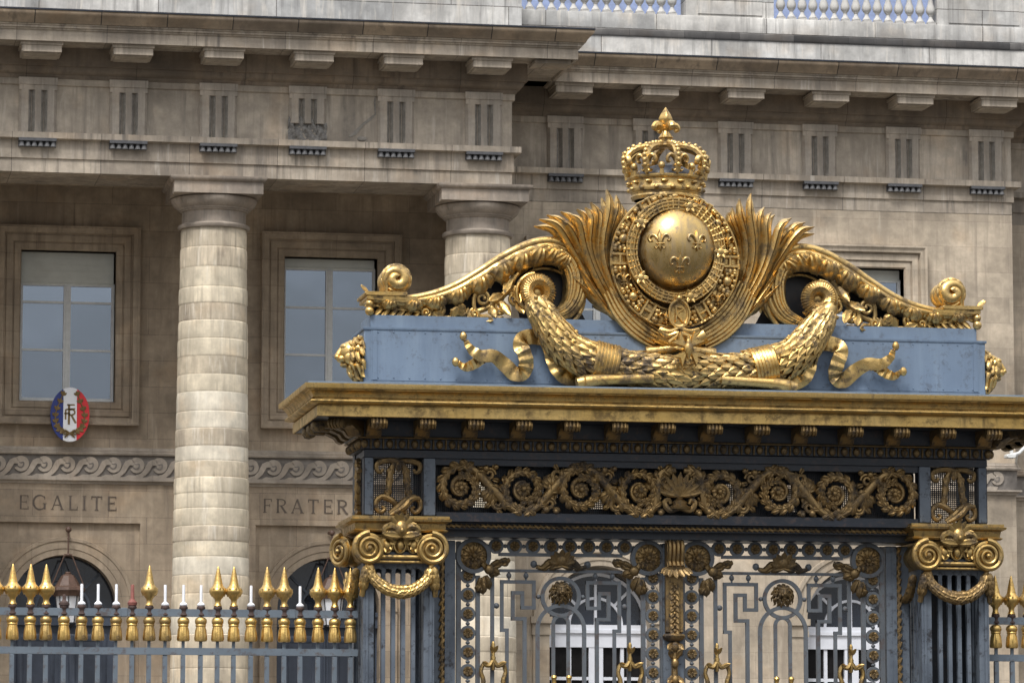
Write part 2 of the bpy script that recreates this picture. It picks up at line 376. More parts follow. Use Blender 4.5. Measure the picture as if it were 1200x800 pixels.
M['winframe'] = flat('grey_white_window_paint', (.64, .65, .64), .5, var=.1)
M['blind'] = flat('grey_roller_blind', (.60, .61, .56), .8, var=.08, sc=3)
M['glass'] = glass('sky_reflecting_glass', (.03, .038, .055), .42)
M['glassd'] = flat('dark_fanlight_glass', (.02, .026, .038), .06, var=.4, sc=1.5, **{'Specular IOR Level': 1.0})
M['glassb'] = flat('black_door_glass', (.012, .011, .011), .15, var=.3, **{'Specular IOR Level': .15})
M['opal'] = flat('opal_lantern_glass', (.78, .80, .84), .3, var=.04)
M['copper'] = flat('brown_copper', (.105, .062, .045), .55, var=.35, sc=10)
M['eb'] = flat('emblem_blue', (.022, .04, .21), .35, var=.05)
M['ew'] = flat('emblem_white', (.80, .81, .84), .35, var=.03)
M['er'] = flat('emblem_red', (.66, .028, .035), .35, var=.05)
M['eg'] = flat('emblem_bronze', (.20, .135, .055), .45, .5, var=.15)
M['ground'] = flat('grey_paving', (.055, .054, .053), .85, var=.2, sc=.6)
M['court'] = flat('pale_courtyard_paving', (.12, .108, .09), .9, var=.2, sc=.8)
M['black'] = flat('dark_interior', (.012, .012, .013), .9)

# ------------------------------------------------------------------ ground
g = MB(); g.add([(-900, -900, 0), (900, -900, 0), (900, 900, 0), (-900, 900, 0)], [(0, 1, 2, 3)])
o = g.build('ground', M['ground'], smooth=None); o['kind'] = 'structure'
YW_COURT = 76.0

m = MB(); m.add([(-60, 39, .004), (90, 39, .004), (90, YW_COURT, .004), (-60, YW_COURT, .004)], [(0, 1, 2, 3)])
o = m.build('courtyard_paving', M['court'], smooth=None); o['kind'] = 'structure'
# ================================================================== COURTHOUSE
YF, YB, YW = 76.0, 79.2, 78.3          # pavilion frieze, wall behind the columns, wing wall
XC = 14.11                              # pavilion corner
XL = -5.0
ch = thing('courthouse', (14.1, YW, 0), 'long limestone courthouse with two cream columns behind the gilded gate', 'courthouse')
PAV = [(XL, YF), (XC, YF), (XC, YW + .6)]
WXE = 24.99                             # wing end
WIN = [(XC - .5, YW), (WXE, YW), (WXE, YW + 1.3), (WXE + 9, YW + 1.3)]

def entablature(plan, tag, zb):
    a = MB(); a.sweep(plan, [(-.9, zb), (0, zb), (0, zb + .255), (.035, zb + .262), (.035, 14.74), (.05, 14.742), (.16, 14.76), (.16, 14.875), (-.9, 14.875)])
    a.build('architrave', M['entab'], ch)
    f = MB(); f.sweep(plan, [(-.9, 14.876), (.0, 14.876), (0, 15.80), (.05, 15.81), (.05, 15.93), (-.9, 15.93)]); f.build('frieze', M['frieze'], ch)
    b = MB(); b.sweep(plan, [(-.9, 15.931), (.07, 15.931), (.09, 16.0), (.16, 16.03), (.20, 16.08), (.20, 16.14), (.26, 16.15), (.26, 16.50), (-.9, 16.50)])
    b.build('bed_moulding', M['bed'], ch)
    c = MB(); c.sweep(plan, [(-.5, 16.501), (1.02, 16.501), (1.04, 16.46), (1.1, 16.46), (1.1, 16.665), (1.13, 16.67), (1.13, 16.70), (1.17, 16.705), (1.17, 16.745), (1.20, 16.75), (1.20, 16.775), (-.5, 16.775)])
    c.build('corona', M['entab'], ch)
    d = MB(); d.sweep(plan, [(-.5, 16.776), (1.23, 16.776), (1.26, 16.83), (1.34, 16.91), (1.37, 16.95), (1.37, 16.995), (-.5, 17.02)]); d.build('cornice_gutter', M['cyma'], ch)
    e = MB(); e.sweep(plan, [(-.5, 17.021), (1.375, 16.997), (1.385, 17.0), (1.385, 17.03), (-.5, 17.06)]); e.build('lead_flashing', M['irond'], ch)
entablature(PAV, 'pavilion', 14.13)
entablature(WIN, 'wing', 14.20)

def triglyph(x, y, broken=False):
    w = .36; zt = 15.80
    t = MB()
    pl = [(x - w, y + .02), (x - w, y - .02), (x - w + .05, y - .09), (x - .182, y - .09), (x - .118, y + .012), (x - .055, y - .09), (x + .055, y - .09), (x + .118, y + .012), (x + .182, y - .09), (x + w - .05, y - .09), (x + w, y - .02), (x + w, y + .02)]
    z0 = 15.22 if broken else 14.877
    t.vprism(pl, z0, 15.70); t.vprism([(x - w, y + .02), (x - w, y - .09), (x + w, y - .09), (x + w, y + .02)], 15.701, zt)
    t.box(x - w - .01, x + w + .01, y - .115, y + .02, zt + .001, 15.94)
    ob = t.build('triglyph', M['trigly'], ch, (x, y, 14.88), smooth=20)
    for c in (-.118, .118):
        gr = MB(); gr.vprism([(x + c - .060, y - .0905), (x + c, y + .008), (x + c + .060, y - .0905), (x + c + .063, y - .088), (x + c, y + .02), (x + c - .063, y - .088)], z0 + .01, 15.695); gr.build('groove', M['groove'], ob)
    rg = MB(); rg.box(x - w, x + w, y - .19, y - .02, 14.70, 14.757); rg.box(x - w, x + w, y - .06, y - .0, 14.60, 14.699)
    rg.build('regula', M['lead'], ob)
    for i in range(6):
        a = x - w + .06 + i * .12; gt = MB(); gt.lathe([(.034, 0), (.058, -.098)], (a, y - .12, 14.698), 12); gt.build('gutta', M['guttae'], ob)
    return ob
tg = triglyph(4.522 + .36, YF)
for k in range(-3, 6):
    x = 4.882 + 1.7315 * k
    if k == 3:
        bt = triglyph(x, YF, True); bt['label'] = 'triglyph with its lower half broken away'
        rb = MB(); nx, nz = 22, 12
        vs = [(x - .38 + .76 * i / nx, YF - .012 - rnd.uniform(0, .045) - .03 * math.sin(i * .9 + j * .7), 14.885 + (.40 + .07 * math.sin(i * 1.1) + .05 * math.sin(i * 2.7)) * j / nz) for j in range(nz + 1) for i in range(nx + 1)]
        rb.add(vs, [(j * (nx + 1) + i, j * (nx + 1) + i + 1, (j + 1) * (nx + 1) + i + 1, (j + 1) * (nx + 1) + i) for j in range(nz) for i in range(nx)])
        rb.build('broken_stone', M['rubble'], bt, smooth=70)
    elif k != 0: dup(tg, (x, YF, 14.88), ch)
tri_w = [15.255 + .36 + 1.765 * k for k in range(6)]
for x in tri_w: dup(tg, (x, YW, 14.88), ch)
# crack and chipped patch in the frieze
ck = MB(); c0 = [T(x, y, YF - .012) for x, y in [(441, 108), (439, 120), (440, 134), (432, 141), (424, 147), (416, 156), (409, 160)]]
ck.band(c0, [.012, .02, .016, .03, .022, .04, .02], .01); ck.ball(T(424, 163, YF), .10, .03, .05, 10, 6)
ck.build('frieze_crack', M['groove'], ch)
pt = MB(); pc_ = T(1122, 134, YW - .10); pt.ball(pc_, .40, .10, .055, 20, 8); pt.rough(.012); pt.build('patched_stone', M['attic'], ch)
# mutules
mt = MB(); x0, z0 = 4.882, 16.50
mt.box(x0 - .375, x0 + .375, YF - 1.0, YF - .25, 16.27, 16.40); mt.box(x0 - .40, x0 + .40, YF - 1.025, YF - .25, 16.401, 16.459); mt.box(x0 - .33, x0 + .33, YF - .93, YF - .30, 16.25, 16.2695)
mo = mt.build('mutule', M['entab'], ch, (x0, YF, 16.3))
for k in range(-3, 6):
    if k: dup(mo, (4.882 + 1.7315 * k, YF, 16.3), ch)
for x in tri_w + [tri_w[0] - 1.765 * .0]:
    pass
for x in tri_w: dup(mo, (x, YW, 16.3), ch)
# side mutule row of the pavilion return: soffit panel by the corner
sp = MB(); sp.box(XC + .28, XC + .98, YF - .95, YF - .30, 16.40, 16.4595); sp.build('soffit_panel', M['entab'], ch)

# portico: lintel beam depth, ceiling, cross beams
pc = MB(); pc.box(XL, XC - .02, YF + .9, YF + 1.5, 14.131, 15.9); pc.build('lintel_beam', M['entab'], ch)
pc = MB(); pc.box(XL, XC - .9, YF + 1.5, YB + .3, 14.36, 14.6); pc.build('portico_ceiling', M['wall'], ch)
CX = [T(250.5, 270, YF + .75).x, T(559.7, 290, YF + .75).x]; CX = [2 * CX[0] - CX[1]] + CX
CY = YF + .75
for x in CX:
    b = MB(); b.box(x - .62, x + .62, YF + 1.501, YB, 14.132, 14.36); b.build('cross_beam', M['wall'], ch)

# columns
def column(x):
    c = MB(); prof = []; edges = [0.0]; zt = 13.20; dr = random.Random(11)
    while edges[-1] < zt - .5: edges.append(edges[-1] + dr.uniform(.285, .39))
    edges.append(zt)
    for i, (za, zb_) in enumerate(zip(edges[:-1], edges[1:])):
        off, lip = dr.uniform(-.006, .006), dr.uniform(.001, .006)
        for j, a in enumerate((0, .035, .09, .35, .65, .93, .975)):
            z = lerp(za, zb_, a); u = z / zt; r = .79 - .155 * max(0, (z - 2) / 11.2) ** 1.25
            prof.append((r + off - (.007 if j == 0 else .002 if j in (1, 6) else 0) + lip * math.sin(PI * (a ** 1.5)), z))
    prof.append((.632, zt)); c.lathe(prof, (x, CY, 0), 56)
    ob = c.build('column', M['column'], ch, (x, CY, 0), smooth=50)
    for q in ('column_b', 'column_c', 'column_d'): ob.data.materials.append(M[q])
    pick = [dr.choice((0, 0, 1, 1, 2, 3)) for _ in edges]
    for p_ in ob.data.polygons:
        z = p_.center.z; i = max(q for q, e_ in enumerate(edges) if e_ <= z + .004); p_.material_index = pick[i]
    k = MB()
    k.lathe([(.62, 13.19), (.68, 13.195), (.70, 13.23), (.70, 13.26), (.66, 13.29), (.625, 13.30), (.62, 13.32), (.62, 13.52), (.635, 13.53), (.655, 13.535), (.665, 13.56), (.69, 13.565), (.70, 13.59), (.72, 13.6), (.79, 13.66), (.83, 13.73), (.835, 13.78), (.80, 13.805), (.6, 13.806)], (x, CY, 0), 56)
    k.build('column_capital', M['capital'], ob)
    a = MB(); w = .86
    sq = lambda q: [(x - q, CY - q), (x + q, CY - q), (x + q, CY + q), (x - q, CY + q)]
    a.sweep(sq(w), [(-.4, 13.807), (0, 13.807), (0, 14.03), (.03, 14.04), (.07, 14.09), (.07, 14.129), (-.4, 14.129)], True); a.build('abacus', M['capital'], ob)
    return ob
c1 = column(CX[0])
for x in CX[1:]: dup(c1, (x, CY, 0), ch)

# --- wall behind the columns with its windows and arches
xw1 = T(79.5, 380, YB).x; xw2 = T(387.5, 380, YB).x
wz0, wz1 = TZ(80, 470, YB), TZ(80, 294, YB); whw = (TX(135, 300, YB) - TX(24, 300, YB)) / 2
zs = TZ(80, 566, YB)                      # top of arch zone
A0, AZ, AR = xw1 + .0, TZ(80, 711, YB), 1.03
XR = XC - .1
w = MB()
def holes_row(z0, z1, xs, hw, x0, x1):
    e = [x0] + [q for x in xs for q in (x - hw, x + hw)] + [x1]
    for i in range(0, len(e), 2): w.box(e[i], e[i + 1], YB, YB + .6, z0, z1)
w.box(XL, XR, YB, YB + .6, wz1, 14.37)
holes_row(wz0, wz1, [xw1, xw2], whw, XL, XR)
w.box(XL, XR, YB, YB + .6, TZ(167, 613, YB), wz0)
PH = 1.48                                  # half width of the sunk panel round each arch
zp = TZ(167, 613, YB)
e = [XL, xw1 - PH, xw1 + PH, xw2 - PH, xw2 + PH, XR]
for i in (0, 2, 4): w.box(e[i], e[i + 1], YB, YB + .6, 0, zp)
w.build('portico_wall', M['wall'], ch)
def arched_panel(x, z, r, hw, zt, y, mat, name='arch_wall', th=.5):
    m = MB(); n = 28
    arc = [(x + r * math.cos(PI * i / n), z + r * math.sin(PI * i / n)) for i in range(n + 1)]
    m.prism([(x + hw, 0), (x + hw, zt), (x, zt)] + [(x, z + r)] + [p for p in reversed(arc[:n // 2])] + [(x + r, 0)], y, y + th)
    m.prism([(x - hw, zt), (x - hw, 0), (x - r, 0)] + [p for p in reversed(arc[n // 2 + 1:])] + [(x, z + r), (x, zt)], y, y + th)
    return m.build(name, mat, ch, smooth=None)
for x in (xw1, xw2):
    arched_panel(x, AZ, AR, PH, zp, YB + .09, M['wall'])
    a = MB(); a.archring(x, AZ, AR, [(-.0, YB + .12), (0, YB + .045), (.12, YB + .045), (.13, YB + .03), (.27, YB + .03), (.28, YB + .01), (.345, YB + .005), (.36, YB + .10)], -.02, PI + .02)
    for s in (-1, 1): a.box(x + s * (AR + .18) - .17, x + s * (AR + .18) + .17, YB + .035, YB + .12, 0, AZ - .02)
    a.build('archivolt', M['wall'], ch)

def arched_door(x, z, r, y, style):
    yd = y + .45
    if style == 'navy':
        d = MB(); d.box(x - r - .1, x + r + .1, yd, yd + .08, .0, z - .34)
        for s in (-1, 1):
            for (a, b) in ((z - 1.75, z - .62), (z - 3.6, z - 2.0)):
                d.frame(x + s * r * .5 - .26, x + s * r * .5 + .26, a, b, [(-.03, yd), (0, yd - .02), (.06, yd - .035), (.1, yd - .02), (.12, yd)])
            d.box(x + s * .03 - .02, x + s * .03 + .02, yd - .03, yd, 0, z - .35)
        ob = d.build('arched_door', M['navy'], ch)
        t = MB(); t.box(x - r - .1, x + r + .1, yd - .10, yd + .05, z - .338, z - .12); t.box(x - r - .1, x + r + .1, yd - .14, yd + .05, z - .119, z - .03); t.build('transom', M['navy'], ob)
        fm, gm = M['navyf'], M['glassd']
    else:
        d = MB(); W_ = r * .985; zt = z - .46
        for s in (-1, 1):
            d.box(x + s * W_ - .05, x + s * W_ + .05, yd - .04, yd + .05, 0, zt)
            d.box(x + s * .075 - .07, x + s * .075 + .07, yd - .05, yd + .04, 0, zt - .001)
            d.box(x + s * W_ * .53 - .035, x + s * W_ * .53 + .035, yd - .035, yd + .03, 0, zt - .002)
        for k in range(6): 
            zz = zt - .62 - k * .66; d.box(x - W_, x + W_, yd - .03, yd + .028, zz - .032, zz + .032)
        ob = d.build('arched_door', M['white'], ch)
        t = MB(); t.box(x - r - .1, x + r + .1, yd - .06, yd + .06, z - .459, z - .18); t.box(x - r - .1, x + r + .1, yd - .10, yd + .06, z - .179, z - .11); t.box(x - r - .1, x + r + .1, yd - .07, yd + .06, z - .109, z - .01); t.build('transom', M['white'], ob)
        p = MB(); p.box(x - r - .1, x + r + .1, yd + .0295, yd + .06, 0, zt); p.build('door_pane', M['glassb'], ob)
        fm, gm = M['white'], M['glassd']
    n = 30; zz = z - .03 if style == 'navy' else z - .01
    f = MB(); f.prism([(x + (r + .05) * math.cos(PI * i / n), zz + (r + .05) * math.sin(PI * i / n)) for i in range(n + 1)], yd + .04, yd + .07); f.build('fanlight_pane', gm, ob)
    b = MB(); q = .026; rr = .52 * r
    b.box(x - q, x + q, yd - .02, yd + .041, zz + .002, zz + r)
    b.band([(x + rr * math.cos(PI * i / 24), yd - .012, zz + rr * math.sin(PI * i / 24)) for i in range(25)], q, .052, prof=[(-1, 0), (1, 0)])
    for a in (45, 135):
        ca, sa = math.cos(math.radians(a)), math.sin(math.radians(a))
        b.band([(x + rr * ca, yd - .008, zz + rr * sa), (x + r * ca, yd - .008, zz + r * sa)], q, .048, prof=[(-1, 0), (1, 0)])
    if style != 'navy': b.archring(x, zz, r - .05, [(0, yd - .02), (.06, yd - .02), (.06, yd + .04), (0, yd + .04)])
    b.build('fanlight_bars', fm, ob)
    return ob
for x in (xw1, xw2): arched_door(x, AZ, AR, YB, 'navy')

# string course + Vitruvian wave band
ztop, zbot = TZ(200, 534.5, YB), TZ(200, 562.5, YB)
def band_course(plan, z0, z1, yv, xa, xb, wm, gm):
    s = MB()
    s.sweep(plan, [(-.05, z1 + .001), (.07, z1 + .001), (.09, z1 + .03), (.09, z1 + .05), (.05, z1 + .06), (.06, z1 + .10), (.03, z1 + .115), (.03, z1 + .15), (-.05, z1 + .15)])
    s.sweep(plan, [(-.05, z0 - .10), (.02, z0 - .10), (.04, z0 - .06), (.10, z0 - .035), (.10, z0 - .001), (-.05, z0 - .001)])
    s.build('string_course', wm, ch)
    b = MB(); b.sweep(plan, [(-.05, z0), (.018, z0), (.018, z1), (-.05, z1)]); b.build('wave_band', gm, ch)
    wv = MB(); gv = MB(); h = z1 - z0; pit = .455; n = int((xb - xa) / pit); fl = [(-1, 0), (1, 0)]
    cx, cz, r = .10, z0 + h * .585, h * .335
    arc = [(cx + r * .62 * math.cos(a), cz + r * .62 * math.sin(a)) for a in np.linspace(math.radians(140), math.radians(-150), 20)]
    pts = spline([(p[0], 0, p[1]) for p in [(-.36, z0 + h * .13), (-.26, z0 + h * .17), (-.16, z0 + h * .36), (-.075, z0 + h * .68)] + arc], 48)
    wd = vals([.03, .055, .062, .06, .06, .06, .058, .055, .052, .05, .045], 48)
    gp_ = spline([(cx + k * r * math.cos(math.radians(q)), 0, cz + k * r * math.sin(math.radians(q))) for q, k in ((-215, .30), (-270, .12), (-330, .34), (-20, .34), (-60, .40), (-100, .46), (-150, .48), (-185, .42))], 26)
    for i in range(n):
        o = xa + .36 + i * pit
        wv.band([(p.x + o, yv - .046, p.z) for p in pts], wd, .028, 0, prof=fl)
        wv.ball((cx + o, yv - .040, cz), r * .45, .012, r * .45, 14, 6)
        wv.prism([(o - .36, z0 + .002), (o + pit - .36, z0 + .002), (o + pit - .34, z0 + h * .16), (o + pit * .55 - .30, z0 + h * .19), (o + pit * .40 - .32, z0 + h * .10), (o - .345, z0 + h * .10)], yv - .0455, yv - .017)
        gv.band([(p.x + o, yv - .054, p.z) for p in gp_], vals([.006, .012, .014, .015, .014, .012, .006], 26), .008, 0, prof=fl)
    n0 = len(wv.v); wv.join(gv).build('wave_scrolls', wm, ch, smooth=30, extra=(n0, gm))
band_course([(XL, YB), (XR, YB)], zbot, ztop, YB, XL + .3, XR - .3, M['wave'], M['waveback'])

# inscriptions (roman capitals)
GLY = {'E': (.58, [((.12, 0), (.12, 1), 1), ((.12, .965), (.56, .965), .4), ((.12, .52), (.46, .52), .4), ((.12, .035), (.58, .035), .4), ((.56, .8), (.56, 1), .35), ((.59, 0), (.57, .22), .35), ((.46, .42), (.46, .62), .35)]),
       'G': (.80, 'G'), 'A': (.78, [((.08, 0), (.39, 1), .45), ((.39, 1), (.70, 0), 1), ((.2, .34), (.58, .34), .35), ((0, .02), (.18, .02), .35), ((.58, .02), (.82, .02), .35)]),
       'L': (.56, [((.12, 0), (.12, 1), 1), ((.12, .035), (.55, .035), .4), ((.55, 0), (.56, .24), .4), ((.02, .98), (.24, .98), .35)]),
       'I': (.26, [((.13, 0), (.13, 1), 1), ((.02, .98), (.24, .98), .35), ((.02, .02), (.24, .02), .35)]),
       'T': (.66, [((.33, 0), (.33, 1), 1), ((.02, .965), (.64, .965), .4), ((.02, .78), (.02, 1), .4), ((.64, .78), (.64, 1), .4), ((.22, .02), (.44, .02), .35)]),
       'F': (.54, [((.12, 0), (.12, 1), 1), ((.12, .965), (.54, .965), .4), ((.12, .52), (.44, .52), .4), ((.54, .78), (.54, 1), .4), ((.44, .42), (.44, .62), .35), ((.02, .02), (.24, .02), .35)]),
       'R': (.66, 'R'), 'N': (.76, [((.1, 0), (.1, 1), .45), ((.1, 1), (.66, 0), 1), ((.66, 0), (.66, 1), .45), ((.0, .02), (.2, .02), .35), ((.56, .98), (.76, .98), .35)]),
       'P': (.6, 'P')}
def letters(mb, text, xc, z0, h, y, d=.012, wt=.065, width=None, sp=.30):
    adv = [GLY[c][0] for c in text]; tot = sum(adv) + sp * (len(text) - 1); k = h if not width else width / tot
    x = xc - tot * k / 2; fl = [(-1, 0), (1, 0)]; j = 0
    for c in text:
        g = GLY[c][1]; P = lambda a, b: (x + a * k, y - j * .0004, z0 + b * h)
        st = g
        if g == 'G':
            mb.band([P(.42 + .40 * math.cos(a), .5 + .5 * math.sin(a)) for a in np.linspace(.75, 2 * PI - .75, 22)], [wt * h * q for q in (.5, .8, 1.1, 1.1, .8, .5)], d, prof=fl)
            st = [((.72, .02), (.72, .42), 1), ((.60, .42), (.84, .42), .35), ((.71, .72), (.71, .95), .35)]
        elif g in ('R', 'P'):
            mb.band([P(.12, .965)] + [P(.34 + .24 * math.cos(a), .74 + .225 * math.sin(a)) for a in np.linspace(PI / 2, -PI / 2, 12)] + [P(.12, .515)], [wt * h * q for q in (.4, .5, 1, .5, .4)], d, prof=fl)
            st = [((.12, 0), (.12, 1), 1), ((.02, .02), (.24, .02), .35), ((.02, .98), (.2, .98), .35)] + ([((.32, .51), (.62, 0), 1), ((.55, .02), (.72, .02), .35)] if g == 'R' else [])
        for p, q, s in st:
            j += 1; mb.band([P(*p), P(*q)], wt * h * s, d, prof=fl)
        x += (GLY[c][0] + sp) * k
for xx, txt, a, b in ((xw1, 'EGALITE', 22, 136), (xw2, 'FRATERNITE', 308, 470)):
    m = MB(); zz = TZ(80, 597, YB); letters(m, txt, (TX(a, 590, YB) + TX(b, 590, YB)) / 2, zz, TZ(80, 580.5, YB) - zz, YB - .004, .010, width=TX(b, 590, YB) - TX(a, 590, YB))
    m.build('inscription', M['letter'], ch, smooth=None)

def window(x, z0, z1, hw, y, wm, drop, yb, fw=.44, mat=None):
    s = MB(); f = fw
    s.frame(x - hw, x + hw, z0, z1, [(0, y + .35), (0, y - .03), (.025, y - .06), (f * .30, y - .06), (f * .32, y - .04), (f * .36, y - .04), (f * .38, y - .09), (f * .66, y - .09), (f * .68, y - .065), (f * .74, y - .065), (f * .77, y - .15), (f * .93, y - .16), (f, y - .19), (f + .035, y - .19), (f + .035, y + .02), (f * .5, y + .02)])
    sr = s.build('window_surround', wm, ch)
    yf = y + .26
    w_ = MB(); zt = z1 - drop
    w_.frame(x - hw + .06, x + hw - .06, z0 + .09, zt - .03, [(0, yf + .05), (0, yf), (.06, yf), (.06, yf + .05)])
    w_.box(x - .07, x + .07, yf - .03, yf + .049, z0 + .091, zt - .031); w_.box(x - .025, x + .025, yf - .05, yf - .031, z0 + .10, zt - .04)
    for zz in np.array(yb):
        for s_ in (-1, 1): w_.box(min(x + s_ * .071, x + s_ * (hw - .061)), max(x + s_ * .071, x + s_ * (hw - .061)), yf + .005, yf + .045, zz - .022, zz + .022)
    w_.box(x - hw, x + hw, yf - .10, yf + .06, z0, z0 + .029)
    wo = w_.build('window', M['winframe'], ch)
    edges = [z0 + .03] + sorted(float(q) for q in yb) + [zt - .001]
    for s_ in (-1, 1):
        for (za, zc_) in zip(edges[:-1], edges[1:]):
            p = MB(); xa_, xb_ = sorted((x + s_ * .03, x + s_ * (hw - .02))); ta, tb = rnd.uniform(-.006, .006), rnd.uniform(-.008, .008); y_ = yf + .032
            vs = [(xa_, y_ - ta, za), (xb_, y_ + ta, za), (xb_, y_ + ta + tb, zc_), (xa_, y_ - ta + tb, zc_)]
            p.add(vs + [(a_, b_ + .006, c_) for a_, b_, c_ in vs], [(0, 1, 2, 3), (7, 6, 5, 4), (0, 4, 5, 1), (1, 5, 6, 2), (2, 6, 7, 3), (3, 7, 4, 0)])
            p.build('window_pane', M['glass'], wo, smooth=None)
    b = MB(); b.box(x - hw + .02, x + hw - .02, yf + .0, yf + .05, zt, z1 - .001); 
    b.tube([(x - hw + .02, yf + .02, zt + .02), (x + hw - .02, yf + .02, zt + .02)], .03)
    for k in range(1, 5):
        if drop > .4: b.box(x - hw + .02, x + hw - .02, yf - .006, yf, zt + drop * k / 5, zt + drop * k / 5 + .006)
    b.build('roller_blind', M['blind'], wo)
    bk = MB(); bk.box(x - hw - .2, x + hw + .2, yf + .25, yf + .3, z0 - .2, z1 + .2); bk.build('room_darkness', M['black'], wo)
    return wo
window(xw1, wz0, wz1, whw, YB, M['wall'], TZ(80, 294, YB) - TZ(80, 331.5, YB), [TZ(80, 352.5, YB), TZ(80, 408.5, YB)])
window(xw2, wz0, wz1, whw, YB, M['wall'], .20, [TZ(387, 359, YB), TZ(387, 414.5, YB)])

# --- wing
x3, x4 = 16.32, 21.60; zc3 = 5.87; R3 = 1.03
w = MB(); Z1 = 14.21
wwz1, wwz0, wwh = TZ(1045, 315, YW), TZ(1045, 315, YW) - 3.0, 1.07
w.box(XC - .5, WXE, YW, YW + .6, wwz1, Z1)
e = [XC - .5, x3 - wwh, x3 + wwh, x4 - wwh, x4 + wwh, WXE]
for i in (0, 2, 4): w.box(e[i], e[i + 1], YW, YW + .6, wwz0, wwz1)
w.box(XC - .5, WXE, YW, YW + .6, 7.8, wwz0)
w.box(WXE - .5, WXE, YW + .601, YW + 1.9, 0, 14.2)
w.box(WXE - .01, WXE + 9, YW + 1.3, YW + 1.8, 0, 14.2)
w.build('wing_wall', M['wing'], ch)
for x, a, b in ((x3, XC - .5, 18.95), (x4, 18.951, WXE)):
    m = MB(); n = 28; z, r = zc3, R3
    arc = [(x + r * math.cos(PI * i / n), z + r * math.sin(PI * i / n)) for i in range(n + 1)]
    m.prism([(b, 0), (b, 7.8), (x, 7.8), (x, z + r)] + [p for p in reversed(arc[:n // 2])] + [(x + r, 0)], YW, YW + .6)
    m.prism([(a, 7.8), (a, 0), (x - r, 0)] + [p for p in reversed(arc[n // 2 + 1:])] + [(x, z + r), (x, 7.8)], YW, YW + .6)
    m.build('wing_arch_wall', M['wing'], ch, smooth=None)
    q = MB(); q.archring(x, z, r, [(0, YW + .02), (0, YW - .04), (.10, YW - .04), (.11, YW - .06), (.25, YW - .06), (.26, YW - .09), (.33, YW - .09), (.35, YW + .02)], 0, PI); q.build('archivolt', M['wing'], ch)
    for s in (-1, 1):
        i_ = MB(); xm = x + s * (r + .17)
        i_.box(xm - .165, xm + .165, YW - .05, YW + .02, 0, z - .36); i_.box(xm - .19, xm + .19, YW - .075, YW + .02, z - .359, z - .24); i_.box(xm - .18, xm + .18, YW - .06, YW + .02, z - .239, z - .13); i_.box(xm - .215, xm + .215, YW - .11, YW + .02, z - .129, z - .0)
        i_.build('impost', M['wing'], ch)
    arched_door(x, z - .12, R3, YW, 'white')
band_course([(XC - .5, YW), (WXE, YW), (WXE, YW + 1.3), (WXE + 9, YW + 1.3)], TZ(1170, 574, YW), TZ(1170, 551, YW), YW, XC, WXE - .1, M['wave'], M['waveback'])
for x in (x3, x4): window(x, wwz0, wwz1, wwh, YW, M['wing'], .22, [wwz1 - .95, wwz1 - 1.9], fw=.42)

# attic and balustrade
a = MB(); xa = 14.36
a.box(XL, xa, YF + .3, YF + 1.6, 17.03, 19.3); a.box(xa - .6, xa, YF + 1.601, YW + 2, 17.03, 19.3); a.build('attic_block', M['attic'], ch)
a = MB(); zb = TZ(700, 13, YW)
a.sweep([(xa - .2, YW + .1), (WXE + .6, YW + .1), (WXE + .6, YW + 3)], [(-1.2, 17.04), (0, 17.04), (0, 17.665), (-1.2, 17.665)])
a.build('attic_plinth', M['attic'], ch)
a = MB(); a.sweep([(xa - .2, YW + .1), (WXE + .6, YW + .1), (WXE + .6, YW + 3)], [(-1.2, 17.666), (.02, 17.666), (.035, 17.69), (.03, 17.80), (-.02, 17.829), (-1.2, 17.829)]); a.build('stained_coping', M['soot'], ch)
a = MB(); a.sweep([(xa - .2, YW + .1), (WXE + .6, YW + .1), (WXE + .6, YW + 3)], [(-1.2, 17.83), (.0, 17.83), (.01, 17.90), (.01, zb - .02), (.0, zb), (-1.2, zb)]); a.build('balustrade_base', M['attic'], ch)
px1, px2, px3 = TX(805.5, 8, YW), TX(908.5, 8, YW), TX(1100, 12, YW)
for (p, q) in ((px1, px2), (px3, WXE + .5)):
    b = MB(); b.box(p, q, YW + .12, YW + .6, zb + .001, zb + .9); b.box(p + .25, q - .25, YW + .10, YW + .12, zb + .05, zb + .85)
    b.build('balustrade_pedestal', M['attic'], ch)
rl = MB(); rl.sweep([(xa, YW + .12), (WXE + .5, YW + .12)], [(-.5, zb + .9), (.04, zb + .9), (.08, zb + .96), (.08, zb + 1.05), (-.5, zb + 1.05)]); rl.build('balustrade_rail', M['attic'], ch)
bl = MB(); X0 = xa + .12
bl.box(X0 - .085, X0 + .085, YW + .12, YW + .29, zb, zb + .045)
bl.lathe([(.08, .045), (.085, .06), (.075, .08), (.05, .12), (.038, .155), (.036, .18), (.05, .195), (.05, .21), (.07, .225), (.092, .27), (.096, .31), (.088, .36), (.06, .44), (.04, .54), (.036, .62), (.05, .66), (.05, .69), (.04, .72), (.06, .78), (.075, .80), (.075, .9)], (X0, YW + .205, zb), 16)
bo = bl.build('baluster', M['attic'], ch, (X0, YW + .2, zb))
xs = [X0 + .228 * k for k in range(1, 60)]
for x in xs:
    if x < px1 - .1 or px2 + .1 < x < px3 - .1: dup(bo, (x, YW + .2, zb), ch)
r = MB(); r.add([(XL, YW + 2.2, 17.2), (WXE + 9, YW + 2.2, 17.2), (WXE + 9, YW + 9, 25), (XL, YW + 9, 25), (XL, YW + 9, 17.2), (WXE + 9, YW + 9, 17.2)], [(0, 1, 2, 3), (3, 2, 5, 4), (0, 3, 4), (1, 5, 2), (0, 4, 5, 1)])
r.build('roof', M['slate'], ch, smooth=None)
bd = MB(); bd.box(XL, WXE + 9, YW + 8.6, YW + 9, 0, 17.19); bd.build('rear_wall', M['wing'], ch)

